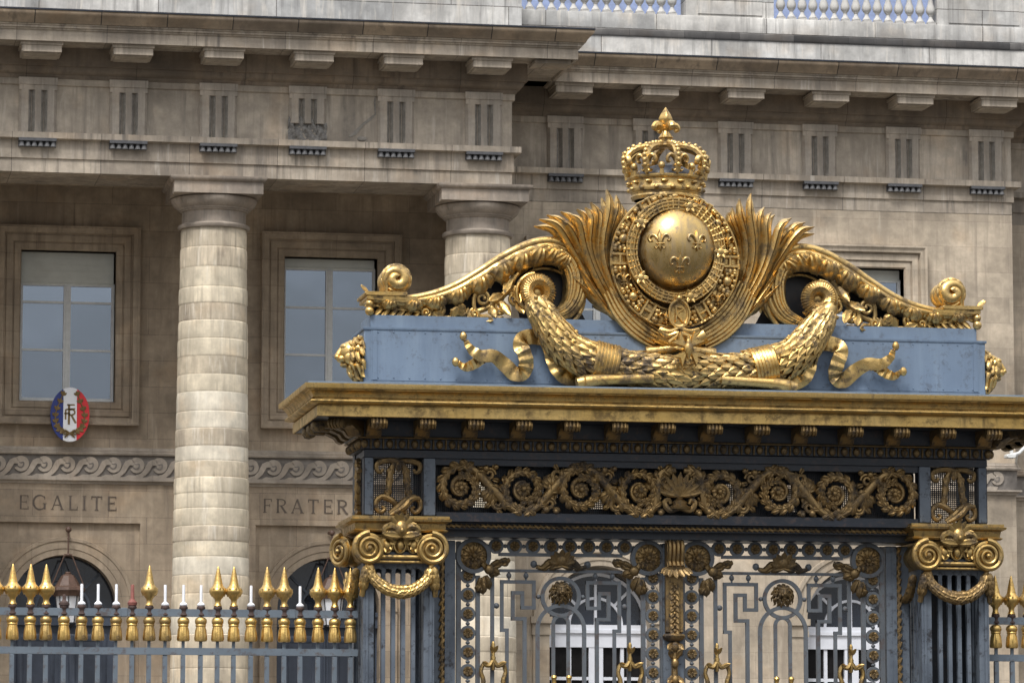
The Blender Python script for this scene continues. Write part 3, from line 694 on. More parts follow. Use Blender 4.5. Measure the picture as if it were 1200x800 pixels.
# oval emblem under the first window
ex, ez = T(82, 485.5, YB - .35).x, T(82, 485.5, YB - .35).z; ey = YB - .30; ea, eb_ = .385, .535
em = thing('oval_emblem', (ex, ey, ez - eb_), 'oval blue white and red shield with bronze laurel and RF monogram below the window', 'emblem')
def oval(u0, u1, n=16):
    top = [(ex + u * ea, ez + eb_ * math.sqrt(max(0, 1 - u * u))) for u in np.linspace(u0, u1, n)]
    return top + [(x, 2 * ez - z) for x, z in reversed(top)]
for nm, u0, u1, mm in (('blue_field', -1, -.345, 'eb'), ('white_field', -.343, .343, 'ew'), ('red_field', .345, 1, 'er')):
    pl = oval(u0, u1)
    if abs(u0) == 1: pl = pl[:-1]
    if abs(u1) == 1: pl = [p for i, p in enumerate(pl) if i != 16]
    m = MB(); m.prism(pl, ey - .06, ey + .06); m.build(nm, M[mm], em, smooth=None)
lm = MB()
for s in (-1, 1):
    st = spline([(ex + s * .05, ey - .07, ez - .36), (ex + s * .22, ey - .07, ez - .28), (ex + s * .285, ey - .07, ez), (ex + s * .15, ey - .07, ez + .38)], 9); lm.tube(st, .012, 6)
    for i in range(1, 9):
        t = (st[min(i + 1, 8)] - st[i - 1]).normalized()
        for q in (-1, 0, 1): lm.leaf(st[i], t + V((t.z * q * .9, 0, -t.x * q * .9)), (0, -1, 0), .095, .055, .1, .3, 4)
lm.build('laurel_branches', M['eg'], em)
kn = MB()
for s in (-1, 1):
    kn.tube(spline([(ex, ey - .075, ez - .37), (ex + s * .10, ey - .08, ez - .31), (ex + s * .12, ey - .08, ez - .39), (ex, ey - .075, ez - .37), (ex + s * .10, ey - .075, ez - .45)], 14), .016, 6)
kn.build('ribbon_knot', M['eg'], em)
rf = MB(); fl = [(-1, 0), (1, 0)]
Q = lambda a, b: (ex + a, ey - .063, ez + b)
for p, q, wd in (((-.02, -.20), (-.02, .20), .022), ((-.115, .02), (.0, .02), .014), ((-.085, -.10), (-.085, .10), .016), ((-.085, .095), (.10, .115), .014), ((.03, -.02), (.115, -.17), .02), ((-.06, .19), (.09, .19), .014)):
    rf.band([Q(*p), Q(*q)], wd, .006, prof=fl)
rf.band([Q(.0, .095)] + [Q(.03 + .065 * math.cos(a), .045 + .055 * math.sin(a)) for a in np.linspace(PI / 2, -PI / 2, 9)] + [Q(-.02, -.01)], .016, .005, prof=fl)
rf.build('monogram', M['eg'], em, smooth=None)
bk = MB(); bk.box(ex - .05, ex + .05, ey + .061, YB + .02, ez - .05, ez + .2); bk.build('wall_bracket', M['irond'], em)

# lanterns hung in front of the arches
def lantern(x, lab):
    y = YB - .42; ztop = TZ(80, 620, y)
    L = thing('hanging_lantern', (x, y, ztop - 1.65), lab, 'lantern', 'lanterns hung in the archways')
    zr = TZ(80, 672, y)
    h = MB(); h.tube([(x, YB + .05, ztop + .03), (x, y, ztop)], .03, 8); h.ball((x, y, ztop), .06); h.tube([(x, y, ztop), (x, y, ztop - .50)], .017, 8); h.ball((x, y, ztop - .5), .05, .05, .035)
    h.tube([(x - .08, y, ztop - .5), (x + .08, y, ztop - .5)], .022, 6)
    for s in (-1, 1): h.tube([(x + s * .07, y, ztop - .5), (x + s * .30, y, zr - .20), (x + s * .29, y, zr - .30)], .013, 6)
    h.build('hanger', M['copper'], L)
    c = MB(); c.lathe([(.04, .04), (.06, .02), (.055, 0), (.13, -.04), (.16, -.09), (.22, -.19), (.25, -.24), (.33, -.27), (.345, -.33), (.30, -.385), (.28, -.44)], (x, y, zr), 8); c.build('lantern_roof', M['copper'], L, smooth=20)
    p = MB(); p.lathe([(.235, -.441), (.165, -.95)], (x, y, zr), 8); p.build('lantern_glass', M['opal'], L, smooth=20)
    f = MB()
    for k in range(8):
        a = 2 * PI * k / 8; f.tube([(x + .24 * math.cos(a), y + .24 * math.sin(a), zr - .44), (x + .17 * math.cos(a), y + .17 * math.sin(a), zr - .955)], .011, 5)
    f.lathe([(.15, -.95), (.16, -.98), (.10, -1.05), (.03, -1.1), (.03, -1.16)], (x, y, zr), 8); f.build('lantern_cage', M['irond'], L)
lantern(TX(80, 650, YB - .42), 'brown copper lantern hung in the arch under the EGALITE inscription')
lantern(TX(389, 650, YB - .42), 'copper lantern in the arch under the FRATERNITE inscription, half hidden by gilded spearheads')

# small floodlight on the ledge of the wing
fx, fz, fy = T(1186, 534, YW - .35).x, T(1186, 534, YW - .35).z, YW - .35
fl_ = thing('floodlight', (fx + .2, YW - .1, fz - .15), 'small pale metal floodlight arm on the stone ledge beside the gate cornice', 'floodlight')
m = MB(); m.tube([(fx - .05, fy, fz), (fx + .15, fy, fz + .06), (fx + .30, fy + .05, fz + .20), (fx + .45, fy + .3, fz + .24)], .035, 8); m.tube([(fx + .1, fy, fz + .02), (fx + .2, YW + .05, fz - .12)], .025, 6); m.build('arm', M['winframe'], fl_)
m = MB(); m.box(fx - .14, fx + .06, fy - .10, fy + .10, fz - .05, fz + .03, .02); m.box(fx - .04, fx + .02, fy - .03, fy + .03, fz + .031, fz + .15, .01); m.build('lamp_head', M['winframe'], fl_)

# ================================================================== FENCES
FY = 37.3
Zr0, Zr1 = 3.655, 3.725            # top rail
Zl0, Zl1 = 3.30, 3.365             # lower rail
def make_fence(label, x0, x1, xs, kinds, left):
    f = thing('railing_fence', ((x0 + x1) / 2, FY, 0), label, 'fence')
    for nm, a, b, d in (('top_rail', Zr0, Zr1, .026), ('lower_rail', Zl0, Zl1, .024)):
        r = MB(); r.box(x0, x1, FY - d, FY + d, a, b, .006)
        if nm == 'top_rail':
            xx = x0 + .8
            while xx < x1 - .3: r.box(xx - .03, xx + .03, FY - d - .008, FY + d + .008, a - .006, b + .006, .004); xx += 1.57
        r.build(nm, M['ironr'], f)
    r = MB(); r.box(x0, x1, FY - .3, FY + .3, 0, .8); r.box(x0, x1, FY - .36, FY + .36, .801, .95); r.build('base_wall', M['wing'], f)
    r = MB(); r.box(x0, x1, FY - .024, FY + .024, 1.1, 1.165, .006); r.build('bottom_rail', M['ironr'], f)
    protos = {}
    for x, k in zip(xs, kinds):
        if k in protos:
            b = dup(protos[k], (x, FY, .96), f)
            b.rotation_euler = (math.radians(rnd.uniform(-.12, .12)), math.radians(rnd.uniform(-.2, .2)), 0)
            for q_ in b.children:
                if q_.name.split('.')[0] in ('spearhead', 'tassel') and rnd.random() < .4: q_.material_slots[0].link = 'OBJECT'; q_.material_slots[0].material = M['goldm'] if rnd.random() < .5 else M['goldw']
            for q_ in b.children: q_.rotation_euler = (0, 0, 0) if 'collar' in q_.name else (0, 0, rnd.uniform(-.25, .25))
            continue
        m = MB(); m.box(x - .021, x + .021, FY - .021, FY + .021, .951, Zl0 - .001, .005); m.box(x - .014, x + .014, FY - .014, FY + .014, Zl1, Zr0)
        b = m.build('bar', M['ironr'], f, (x, FY, .96)); protos[k] = b
        t = MB()
        rp = lambda a, z: .17 * abs(math.cos(a * 5.5)) * (1 if .004 < z < .135 else .10)
        t.lathe([(.030, 0), (.054, .003), (.053, .02), (.050, .06), (.046, .105), (.043, .138), (.049, .142), (.050, .152), (.046, .158), (.052, .168), (.056, .185), (.053, .205), (.038, .222), (.02, .228)], (x, FY, 3.425), 36, ripple=rp)
        t.build('tassel', M['goldf'], b, (x, FY, 3.425))
        c = MB(); c.lathe([(.028, 3.656), (.03, 3.66), (.04, 3.67), (.03, 3.69), (.03, 3.715), (.040, 3.728), (.042, 3.74), (.03, 3.76)], (x, FY - .001, 0), 14)
        c.build('collar', M['rust'], b)
        l = MB()
        if k == 'lance':
            rp2 = lambda a, z: .07 * abs(math.sin(a * 4)) * (1 if .06 < z < .20 else 0)
            l.lathe([(.028, .0), (.040, .012), (.030, .03), (.026, .05), (.030, .075), (.044, .088), (.046, .097), (.060, .108), (.074, .128), (.078, .148), (.074, .166), (.060, .184), (.048, .198), (.043, .215), (.036, .25), (.026, .30), (.016, .345), (.006, .378), (.001, .384)], (x, FY, 3.745), 32, ripple=rp2)
            for q in range(8):
                a = 2 * PI * q / 8; l.lobe((x + .058 * math.cos(a), FY + .058 * math.sin(a), 3.845), V((math.cos(a) * .12, math.sin(a) * .12, 1)), (math.cos(a), math.sin(a), 0), .085, .05, .25, -.12, 5)
            l.build('spearhead', M['goldf'], b, (x, FY, 3.745))
        elif k == 'white':
            l.lathe([(.012, 0), (.034, .004), (.038, .016), (.026, .03), (.015, .038), (.0135, .045), (.0135, .19), (.011, .198)], (x, FY, 3.752), 12); l.build('bare_spike', M['spike'], b)
        elif k == 'red':
            l.lathe([(.012, 0), (.042, .004), (.046, .03), (.024, .055), (.018, .07), (.0165, .19), (.012, .196)], (x, FY, 3.752), 12); l.build('bare_spike', M['rust2'], b)
        else:
            l.lathe([(.03, 0), (.05, .006), (.048, .03), (.02, .05), (.016, .06), (.015, .10), (.008, .104)], (x, FY, 3.745), 12); l.build('rusty_stub', M['rust'], b)
    return f
xs0, pitch = TX(14.5, 735, FY), .1578
n0 = 8
xsL = [xs0 + pitch * k for k in range(-n0, 21)]
kL = ['lance', 'white', 'lance', 'white', 'white', 'lance', 'lance', 'lance'] + list('LLLS') + ['white'] * 3 + ['red', 'lance', 'white', 'white', 'white', 'lance', 'lance', 'white', 'lance', 'lance', 'white', 'lance', 'lance', 'lance']
kL = [{'L': 'lance', 'S': 'stub'}.get(k, k) for k in kL]
make_fence('blue-grey iron fence with gilded spearheads, many missing and leaving bare white spikes', xs0 - pitch * (n0 + .5), 5.458, xsL, kL, True)
xr0 = TX(1167, 745, FY)
make_fence('short run of iron fence with complete gilded spearheads', 11.525, xr0 + pitch * 8.5, [xr0 + pitch * k for k in range(9)], ['lance'] * 9, False)

# ================================================================== GATEWAY
GX, YP, YD = 8.49, 37.0, 37.72          # centre, pillar front, pillar back
gw = thing('gateway', (GX, 37.36, 0), 'monumental blue-grey iron gateway with gilded crown, garland and scrolled pediment', 'gate')
UPX = 3.03                               # outer half width

# --- openwork pillars
def pillar(cx, left):
    m = MB(); h = .335; zb, zt = .35, 4.20
    for sx in (-1, 1):
        for (y0, y1) in ((YP, YP + .12), (YD - .12, YD)):
            m.box(cx + sx * h - (.0 if sx < 0 else .10), cx + sx * h + (.10 if sx < 0 else 0), y0, y1, zb, zt, .012)
            m.box(cx + sx * (h - .035) - .012, cx + sx * (h - .035) + .012, y0 - .014, y0 - .001, zb, zt - .3)
    nb = 4; inner = 2 * (h - .10)
    def flutes(ya, yb):
        pit = inner / (nb + 1)
        for i in range(nb): 
            xx = cx - h + .10 + pit * (i + 1); m.box(xx - .019, xx + .019, ya, yb, zb, 4.12, .006)
        for i in range(nb + 1):                    # arched heads between the bars
            a, b = cx - h + .10 + pit * i, cx - h + .10 + pit * (i + 1); r = (b - a) / 2 - .012; mx = (a + b) / 2; zc = 4.075
            arc = [(mx + r * math.cos(q), zc + r * math.sin(q)) for q in np.linspace(0, PI, 11)]
            m.prism([(b, 4.19), (mx, 4.19)] + [(mx, zc + r)] + list(reversed(arc[:5])) + [(b, zc)], ya + .003, yb - .003)
            m.prism([(mx, 4.19), (a, 4.19), (a, zc)] + list(reversed(arc[6:])) + [(mx, zc + r)], ya + .003, yb - .003)
    flutes(YP + .02, YP + .07); flutes(YD - .07, YD - .02)
    for sx in (-1, 1):                             # side bars
        x = cx + sx * (h - .045)
        for i in range(5):
            yy = YP + .12 + (YD - YP - .24) * (i + .5) / 5; m.box(x - .02, x + .02, yy - .018, yy + .018, zb, 4.05, .006)
        m.box(x - .022, x + .022, YP + .121, YD - .121, 4.051, 4.19)
    m.box(cx - h - .03, cx + h + .03, YP - .03, YD + .03, 4.201, 4.26)
    m.box(cx - h - .1, cx + h + .1, YP - .1, YD + .1, 0, .35)
    p = m.build('pillar', M['iron'], gw, (cx, 37.36, 0))
    if not left:
        rp0 = MB(); rp0.box(cx - h + .05, cx + h - .05, YD - .14, YD - .12, zb, 4.19); rp0.build('added_dark_sheet', M['irond'], p)  # added dark sheet, makes the gaps between the bars read as shaded
    # capital
    c = MB(); ym = (YP + YD) / 2
    pl = [(cx - h, YP), (cx + h, YP), (cx + h, YD), (cx - h, YD)]
    c.sweep(pl, [(-.2, 4.262), (.0, 4.262), (.015, 4.28), (.0, 4.30), (.015, 4.315), (.03, 4.32), (.035, 4.42), (-.2, 4.42)], True)
    c.sweep(pl, [(-.2, 4.44), (.10, 4.44), (.115, 4.455), (.09, 4.47), (.10, 4.52), (.14, 4.54), (.145, 4.56), (.125, 4.57), (.125, 4.59), (-.2, 4.60)], True)
    c.build('abacus', M['goldm'], p)
    R = .148
    def volute(vx, vz, y0, dep, sgn):
        v = MB()
        v.lathe([(R * .80, -dep), (R * .93, -dep + .02), (R * .80, -dep * .55), (R * .80, -dep * .45), (R * .95, -.06), (R, -.03), (R * .97, 0), (R * .9, .004), (R * .5, .004)], (vx, y0, vz), 32, axis='y')
        pts = []; rr = []; n = 64
        for i in range(n):
            a = i / (n - 1); ang = PI / 2 + sgn * a * 2.6 * 2 * PI; q = R * (.90 * (1 - a) + .10)
            pts.append((vx + q * math.cos(ang), y0 - .008 - .03 * a, vz + q * math.sin(ang))); rr.append(.021 * (1 - a) + .009)
        v.tube(pts, rr, 8); v.ball((vx, y0 - .04, vz), .026, .03, .026)
        return v
    vz = 4.285
    for s in (-1, 1):
        volute(cx + s * .295, vz, YP - .10, .80, -s).build('volute', M['goldm'], p)
    if left:
        v = volute(cx - .30, vz, YD - .30, .16, 1).rotz(-math.radians(62), (cx - .30, YD - .30)).shift(-.19, -.05); v.build('volute', M['goldm'], p)
    # band between the volutes, egg, leaves and mask
    b = MB(); b.box(cx - .20, cx + .20, YP - .055, YP + .04, 4.275, 4.40, .01)
    b.tube([(cx - .24, YP - .07, 4.21), (cx + .24, YP - .07, 4.21)], .022, 8); b.tube([(cx - .24, YP - .06, 4.165), (cx + .24, YP - .06, 4.165)], .014, 8)
    for i in range(3):
        q = cx + (i - 1) * .125; b.ball((q, YP - .07, 4.315), .042, .05, .062); b.tube([(q + .055 * math.cos(a), YP - .062, 4.325 + .075 * math.sin(a)) for a in np.linspace(-PI, 0, 12)], .012, 6)
    for s in (-1, 1):
        for k in range(4):
            b.leaf((cx + s * .17, YP - .08, 4.37), V((s * -.8 + s * .5 * k * .6, 0, -.35 - .25 * k)), (0, -1, .1), .13, .05, .3, .3, 5)
        b.tube(spline([(cx + s * .03, YP - .12, 4.45), (cx + s * .10, YP - .15, 4.49), (cx + s * .155, YP - .15, 4.47), (cx + s * .15, YP - .15, 4.43), (cx + s * .12, YP - .15, 4.44)], 12), [.028, .034, .03, .024, .02], 7)
    b.ball((cx, YP - .13, 4.47), .07, .06, .085); b.ball((cx, YP - .19, 4.45), .022, .03, .03); 
    for k in range(7):
        a = PI * (k + .5) / 7; b.leaf((cx + .03 * math.cos(a), YP - .15, 4.48 + .03 * math.sin(a)), (math.cos(a), 0, math.sin(a)), (0, -1, 0), .12, .06, .35, .3, 5)
    for s in (-1, 1): b.leaf((cx, YP - .15, 4.40), (s, 0, .12), (0, -1, 0), .19, .085, .1, .4, 6, lobes=3)
    b.build('leaf_mask', M['goldm'], p)
    # garland
    g = MB(); y = YP - .07
    def swag(pts, n=22, r0=.026, r1=.054):
        P = spline(pts, n + 1)
        for i in range(n):
            a = math.sin(PI * i / n); r = lerp(r0, r1, a); t = (P[i + 1] - P[i]).normalized()
            if i > n / 2: t = -t
            for q in range(7):
                an = 2 * PI * (q + .5 * (i % 2)) / 7; sd = t.cross(V((0, -1, 0))).normalized(); o = sd * math.cos(an) + V((0, -1, 0)) * math.sin(an)
                g.leaf(P[i] + o * r * .72, t * .95 + o * .22, o, .085, .06, .02, .5, 5)
        g.tube(P, [r0 * .9, r1 * .95, r0 * .9], 8)
    swag([(cx - .30, y, 4.15), (cx - .255, y, 4.02), (cx - .14, y - .02, 3.92), (cx, y - .03, 3.885), (cx + .14, y - .02, 3.92), (cx + .255, y, 4.02), (cx + .30, y, 4.15)])
    for s in (-1, 1): swag([(cx + s * .31, y, 4.12), (cx + s * .33, y + .02, 4.0), (cx + s * .345, y + .08, 3.85)], 6, .03, .03)
    swag([(cx - h - .06, YP + .05, 4.10), (cx - h - .06, YP + .2, 3.93), (cx - h - .06, YP + .36, 3.88), (cx - h - .06, YP + .52, 3.93), (cx - h - .06, YD - .05, 4.10)], 14, .022, .04)
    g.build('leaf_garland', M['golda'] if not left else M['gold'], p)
    return p
pL = pillar(5.795, True); pR = pillar(GX * 2 - 5.795, False)

# --- frieze zone
fr = MB()
for s in (-1, 1):
    for (a, b) in ((3.03, 2.935), (2.47, 2.345)):
        x0, x1 = sorted((GX + s * a, GX + s * b)); fr.box(x0, x1, YP, YP + .12, 4.601, 5.145, .008); fr.box(x0, x1, YD - .12, YD, 4.601, 5.145, .008)
fr.box(GX - 3.03, GX + 3.03, YP - .012, YP + .13, 5.146, 5.215, .006); fr.box(GX - 3.03, GX + 3.03, YD - .13, YD + .012, 5.146, 5.215)
for s in (-1, 1):
    x0, x1 = sorted((GX + s * 3.02, GX + s * 2.92)); fr.box(x0, x1, YP + .131, YD - .131, 5.147, 5.21)
fr.box(GX - 2.344, GX + 2.344, YP - .005, YP + .14, 4.555, 4.64, .006); fr.box(GX - 2.344, GX + 2.344, YP + .012, YP + .12, 5.085, 5.145)
fr.box(GX - 2.344, GX + 2.344, YD - .14, YD, 4.555, 4.64)
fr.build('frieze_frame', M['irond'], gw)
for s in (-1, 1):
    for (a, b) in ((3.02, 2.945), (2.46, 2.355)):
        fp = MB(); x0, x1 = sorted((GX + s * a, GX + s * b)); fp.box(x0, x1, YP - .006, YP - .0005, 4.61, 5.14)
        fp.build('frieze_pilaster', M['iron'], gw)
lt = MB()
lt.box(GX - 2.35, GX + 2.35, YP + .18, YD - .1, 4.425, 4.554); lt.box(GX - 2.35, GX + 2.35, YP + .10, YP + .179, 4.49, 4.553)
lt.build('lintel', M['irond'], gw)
rp_ = MB()
def rope(mb, a, b, r, pit):
    a, b = V(a), V(b); n = max(2, int((b - a).length / pit)); t = (b - a).normalized(); sd = t.cross(V((0, -1, 0)))
    mb.tube([a, b], r * .6, 6)
    for i in range(n):
        p = a.lerp(b, (i + .5) / n); d = (t * .8 + sd * .6)
        mb.tube([p - d * pit * .62, p, p + d * pit * .62], [r * .4, r, r * .4], 6)
rope(rp_, (GX - 2.3, YP + .09, 4.52), (GX + 2.3, YP + .09, 4.52), .016, .05)
rp_.build('lintel_rope', M['golda'], gw)
# fine wire mesh behind the frieze scrolls
def mesh_panel(x0, x1, z0, z1, y, st=.0195, w=.0042):
    m = MB(); n = int((x1 - x0) / st)
    for i in range(n + 1):
        x = x0 + (x1 - x0) * i / n; m.box(x - w, x + w, y - .003, y + .003, z0, z1)
    n = int((z1 - z0) / st)
    for i in range(n + 1):
        z = z0 + (z1 - z0) * i / n; m.box(x0, x1, y + .0035, y + .009, z - w, z + w)
    return m
mesh_panel(GX - 2.34, GX + 2.34, 4.64, 5.085, YP + .16).build('wire_mesh', M['irond'], gw, smooth=None)
for s in (-1, 1):
    x0, x1 = sorted((GX + s * 2.935, GX + s * 2.47)); mesh_panel(x0, x1, 4.601, 5.145, YP + .16).build('wire_mesh', M['irond'], gw, smooth=None)
def ring(mb, x, z, R, w, y0, y1, n=30):
    vs = []; fs = []
    for k in range(n):
        a = 2 * PI * k / n
        for r, y in ((R - w, y0), (R, y0), (R, y1), (R - w, y1)): vs.append((x + r * math.cos(a), y, z + r * math.sin(a)))
    for k in range(n):
        j = (k + 1) % n
        for q in range(4): fs.append((k * 4 + q, k * 4 + (q + 1) % 4, j * 4 + (q + 1) % 4, j * 4 + q))
    mb.add(vs, fs)
# iron lattice on the rear face of the frieze
rb = MB()
rb.box(GX - 2.34, GX + 2.34, YD - .10, YD - .06, 4.64, 4.74); rb.box(GX - 2.34, GX + 2.34, YD - .10, YD - .06, 5.0, 5.145)
for u in (2.105, 1.51, .955, .385):
    for s in (-1, 1):
        ring(rb, GX + s * u, 4.868, .245, .13, YD - .12, YD - .055); rb.box(GX + s * u - .10, GX + s * u + .10, YD - .10, YD - .062, 4.741, 4.999)
rb.box(GX - .17, GX + .17, YD - .10, YD - .062, 4.741, 4.999)
rb.build('rear_frieze', M['irond'], gw)

# rinceau scrolls
SY = YP + .05
def rinceau(cx, cz, R, d, up, seedk):
    """one spiral of the acanthus frieze; d = winding sense, up = stem arrives from above or below"""
    m = MB(); pts = []; n = 50
    a0 = (PI / 2 if up else -PI / 2) - d * .5
    for i in range(n):
        a = i / (n - 1); ang = a0 + d * a * 3.3 * PI; q = R * (1 - .72 * a ** .85)
        pts.append((cx + q * math.cos(ang), SY - .035 - .02 * math.sin(PI * a), cz + q * math.sin(ang)))
    m.tube(pts, [.030, .036, .034, .028, .024, .02, .016], 9)
    for i in range(1, int(n * .66)):
        p = V(pts[i]); t = (V(pts[i + 1]) - p).normalized(); o = V((p.x - cx, 0, p.z - cz)).normalized(); f = 1 - .45 * i / n
        if i % 2: m.lobe(p + o * .012 + V((0, -.012, 0)), t * .85 + o * .50, V((0, -1, 0)) + o * .3, .10 * f, .075 * f, .45, .25, 6)
        else: m.lobe(p - o * .005 + V((0, -.03, 0)), t - o * .35, (0, -1, 0), .075 * f, .055 * f, .35, .2, 5)
    for q in range(9):                              # rosette in the eye
        a = 2 * PI * q / 9; m.lobe((cx + .012 * math.cos(a), SY - .04, cz + .012 * math.sin(a)), (math.cos(a), -.25, math.sin(a)), (0, -1, 0), .075, .05, .3, .2, 5)
    m.ball((cx, SY - .08, cz), .026, .025, .026, 10, 6)
    return m
scx = [2.105, 1.51, .955, .385]
cz = 4.868
for i, u in enumerate(scx):
    up = i % 2 == 0; m = rinceau(GX - u, cz + .002, .214, 1 if up else -1, up, i)
    # stem wave joining this spiral to the next one, with husks, buds and filling leaves
    x0 = GX - u; x1 = GX - (scx[i + 1] if i < 3 else .06); e = 1 if up else -1; xm = (x0 + x1) / 2
    W = spline([(x0 - .02, SY - .03, cz + e * .20), (x0 + .12, SY - .035, cz + e * .175), (xm, SY - .04, cz), (x1 - .12, SY - .035, cz - e * .175), (x1 + .02, SY - .03, cz - e * .20)], 18)
    m.tube(W, [.034, .04, .046, .04, .034], 9)
    for q in range(6):
        a = (q - 2.5) * .42 + (PI / 2 if e < 0 else -PI / 2); m.lobe((xm, SY - .05, cz - e * .01), (math.cos(a), -.1, math.sin(a)), (0, -1, 0), .15, .075, .3, .25, 6)
    for q in range(5):
        t = (W[3 + 3 * q] - W[2 + 3 * q]).normalized()
        for s_ in (-1, 1): m.lobe(W[2 + 3 * q] + V((0, -.03, 0)), t * .8 + V((-t.z, 0, t.x)) * .6 * s_, (0, -1, 0), .10, .06, .3, .2, 5)
    for (dx, dz, r_) in ((-.06, .19, .034), (.035, .205, .028), (-.10, .12, .024)): m.ball((xm + dx, SY - .05, cz + e * dz), r_, r_, r_, 10, 6)
    for (dx, dz) in ((-.03, .135), (.05, -.135)):      # small tendrils filling the corners
        c_ = V((xm + dx, SY - .03, cz + e * dz)); sg = 1 if dx < 0 else -1
        m.tube([c_ + V((.062 * (1 - .7 * q / 17) * math.cos(q * .55 * sg), -.02 * q / 17, .062 * (1 - .7 * q / 17) * math.sin(q * .55 * sg))) for q in range(18)], [.014, .02, .02, .016, .014], 7)
        for q in range(4):
            a = q * 1.6 + dx * 30; m.lobe(c_ + V((.06 * math.cos(a), 0, .06 * math.sin(a))), (math.cos(a + .7), -.1, math.sin(a + .7)), (0, -1, 0), .085, .055, .4, .25, 5)
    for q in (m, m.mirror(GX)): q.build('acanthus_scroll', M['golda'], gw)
pm = MB()
for k in range(9):
    a = PI * (k + .5) / 9; pm.leaf((GX, SY - .04, 4.83), (math.cos(a), -.05, math.sin(a)), (0, -1, 0), .23, .07, .15, .4, 6, lobes=2)
pm.lathe([(.10, 0), (.11, .02), (.07, .04), (.075, .07), (.03, .10), (.04, .12)], (GX, SY - .03, 4.70), 14)
for s in (-1, 1): pm.tube(spline([(GX, SY - .04, 4.72), (GX + s * .10, SY - .04, 4.69), (GX + s * .15, SY - .04, 4.76), (GX + s * .11, SY - .04, 4.79), (GX + s * .09, SY - .04, 4.75)], 14), [.03, .03, .024, .018], 7)
pm.build('palmette', M['golda'], gw)

# interlaced scroll panels at the ends
def cypher(cx):
    m = MB(); z0 = 4.605; y = SY - .02
    for k in (-1, 1):
        L = spline([(cx - k * .145, y, z0 + .435), (cx - k * .165, y, z0 + .405), (cx - k * .20, y, z0 + .42), (cx - k * .205, y, z0 + .475), (cx - k * .15, y, z0 + .505), (cx - k * .05, y - k * .012, z0 + .515), (cx + k * .04, y, z0 + .475), (cx + k * .075, y, z0 + .40), (cx + k * .085, y, z0 + .29), (cx + k * .105, y, z0 + .17)], 40)
        m.tube(L, [.014, .018, .022, .026, .028, .026, .028, .032, .032, .026], 8)
        K = spline([(cx - k * .155, y, z0 + .085), (cx - k * .125, y, z0 + .06), (cx - k * .165, y, z0 + .03), (cx - k * .21, y, z0 + .07), (cx - k * .205, y, z0 + .135), (cx - k * .145, y, z0 + .175), (cx - k * .07, y - .01, z0 + .145), (cx + k * .0, y + k * .018, z0 + .085), (cx + k * .08, y, z0 + .02)], 36)
        m.tube(K, [.014, .018, .022, .026, .028, .028, .03, .028, .024], 8)
        for i in (24, 28, 32, 36):
            t = (L[i + 1] - L[i]).normalized()
            for e in (-1, 1): m.lobe(L[i] + V((0, -.02, 0)), t * .9 + V((t.z * e * .4, 0, -t.x * e * .4)), (0, -1, 0), .075, .045, .3, .2, 5)
        for e in (-1, 1): m.lobe((cx + k * .10, y - .02, z0 + .19), (k * .3 + e * .3, 0, -.8), (0, -1, 0), .07, .05, .3, .2, 5)
    m.tube(spline([(cx - .08, y - .045, z0 + .0), (cx + .04, y - .06, z0 + .07), (cx + .12, y - .05, z0 + .15), (cx + .2, y - .04, z0 + .16)], 12), [.02, .036, .03, .02], 8)
    m.lobe((cx, y - .03, z0 + .50), (0, -.2, -1), (0, -1, 0), .10, .06)
    m.build('cypher_panel', M['golda'], gw)
for s in (-1, 1): cypher(GX + s * 2.70)
m = MB()
for i in range(5): m.tube(spline([(GX - 3.045, YP + .2 + .06 * math.sin(i), 4.63 + i * .1), (GX - 3.05, YP + .33 , 4.68 + i * .1), (GX - 3.045, YP + .24, 4.74 + i * .1)], 8), .025, 6)
m.tube([(GX - 3.04, YP + .3, 4.61), (GX - 3.05, YP + .25, 4.9), (GX - 3.04, YP + .3, 5.14)], .03, 6)
m.build('side_scroll', M['golda'], gw)

# --- cornice
PLN = [(GX - UPX, YP), (GX + UPX, YP), (GX + UPX, YD), (GX - UPX, YD)]
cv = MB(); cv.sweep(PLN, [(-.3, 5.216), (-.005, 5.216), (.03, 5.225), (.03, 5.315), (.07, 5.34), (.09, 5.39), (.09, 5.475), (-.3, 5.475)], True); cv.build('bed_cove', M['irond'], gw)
eg = MB()
eg.sweep(PLN, [(.0, 5.318), (.065, 5.318), (.075, 5.328), (.065, 5.338), (.0, 5.338)], True)
def eggrow(x0, y0, x1, y1, nx, ny):
    L = math.hypot(x1 - x0, y1 - y0); n = int(L / .118)
    for i in range(n + 1):
        a = i / n; x, y = lerp(x0, x1, a), lerp(y0, y1, a); eg.ball((x + nx * .04, y + ny * .04, 5.27), .034, .030, .043, 10, 6)
        if i < n:
            q = (i + .5) / n; x, y = lerp(x0, x1, q), lerp(y0, y1, q); eg.ball((x + nx * .035, y + ny * .035, 5.265), .012, .014, .045, 6, 5)
            eg.tube([(x + nx * .045 - ny * .0, y + ny * .045, 5.312), (x + nx * .04, y + ny * .04, 5.225)], .007, 5)
eggrow(GX - UPX, YP, GX + UPX, YP, 0, -1); eggrow(GX - UPX, YD, GX - UPX, YP, -1, 0); eggrow(GX + UPX, YP, GX + UPX, YD, 1, 0)
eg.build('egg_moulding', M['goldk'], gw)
sf = MB(); sf.sweep(PLN, [(-.3, 5.476), (.49, 5.476), (.49, 5.51), (-.3, 5.51)], True); sf.build('cornice_soffit', M['irond'], gw)
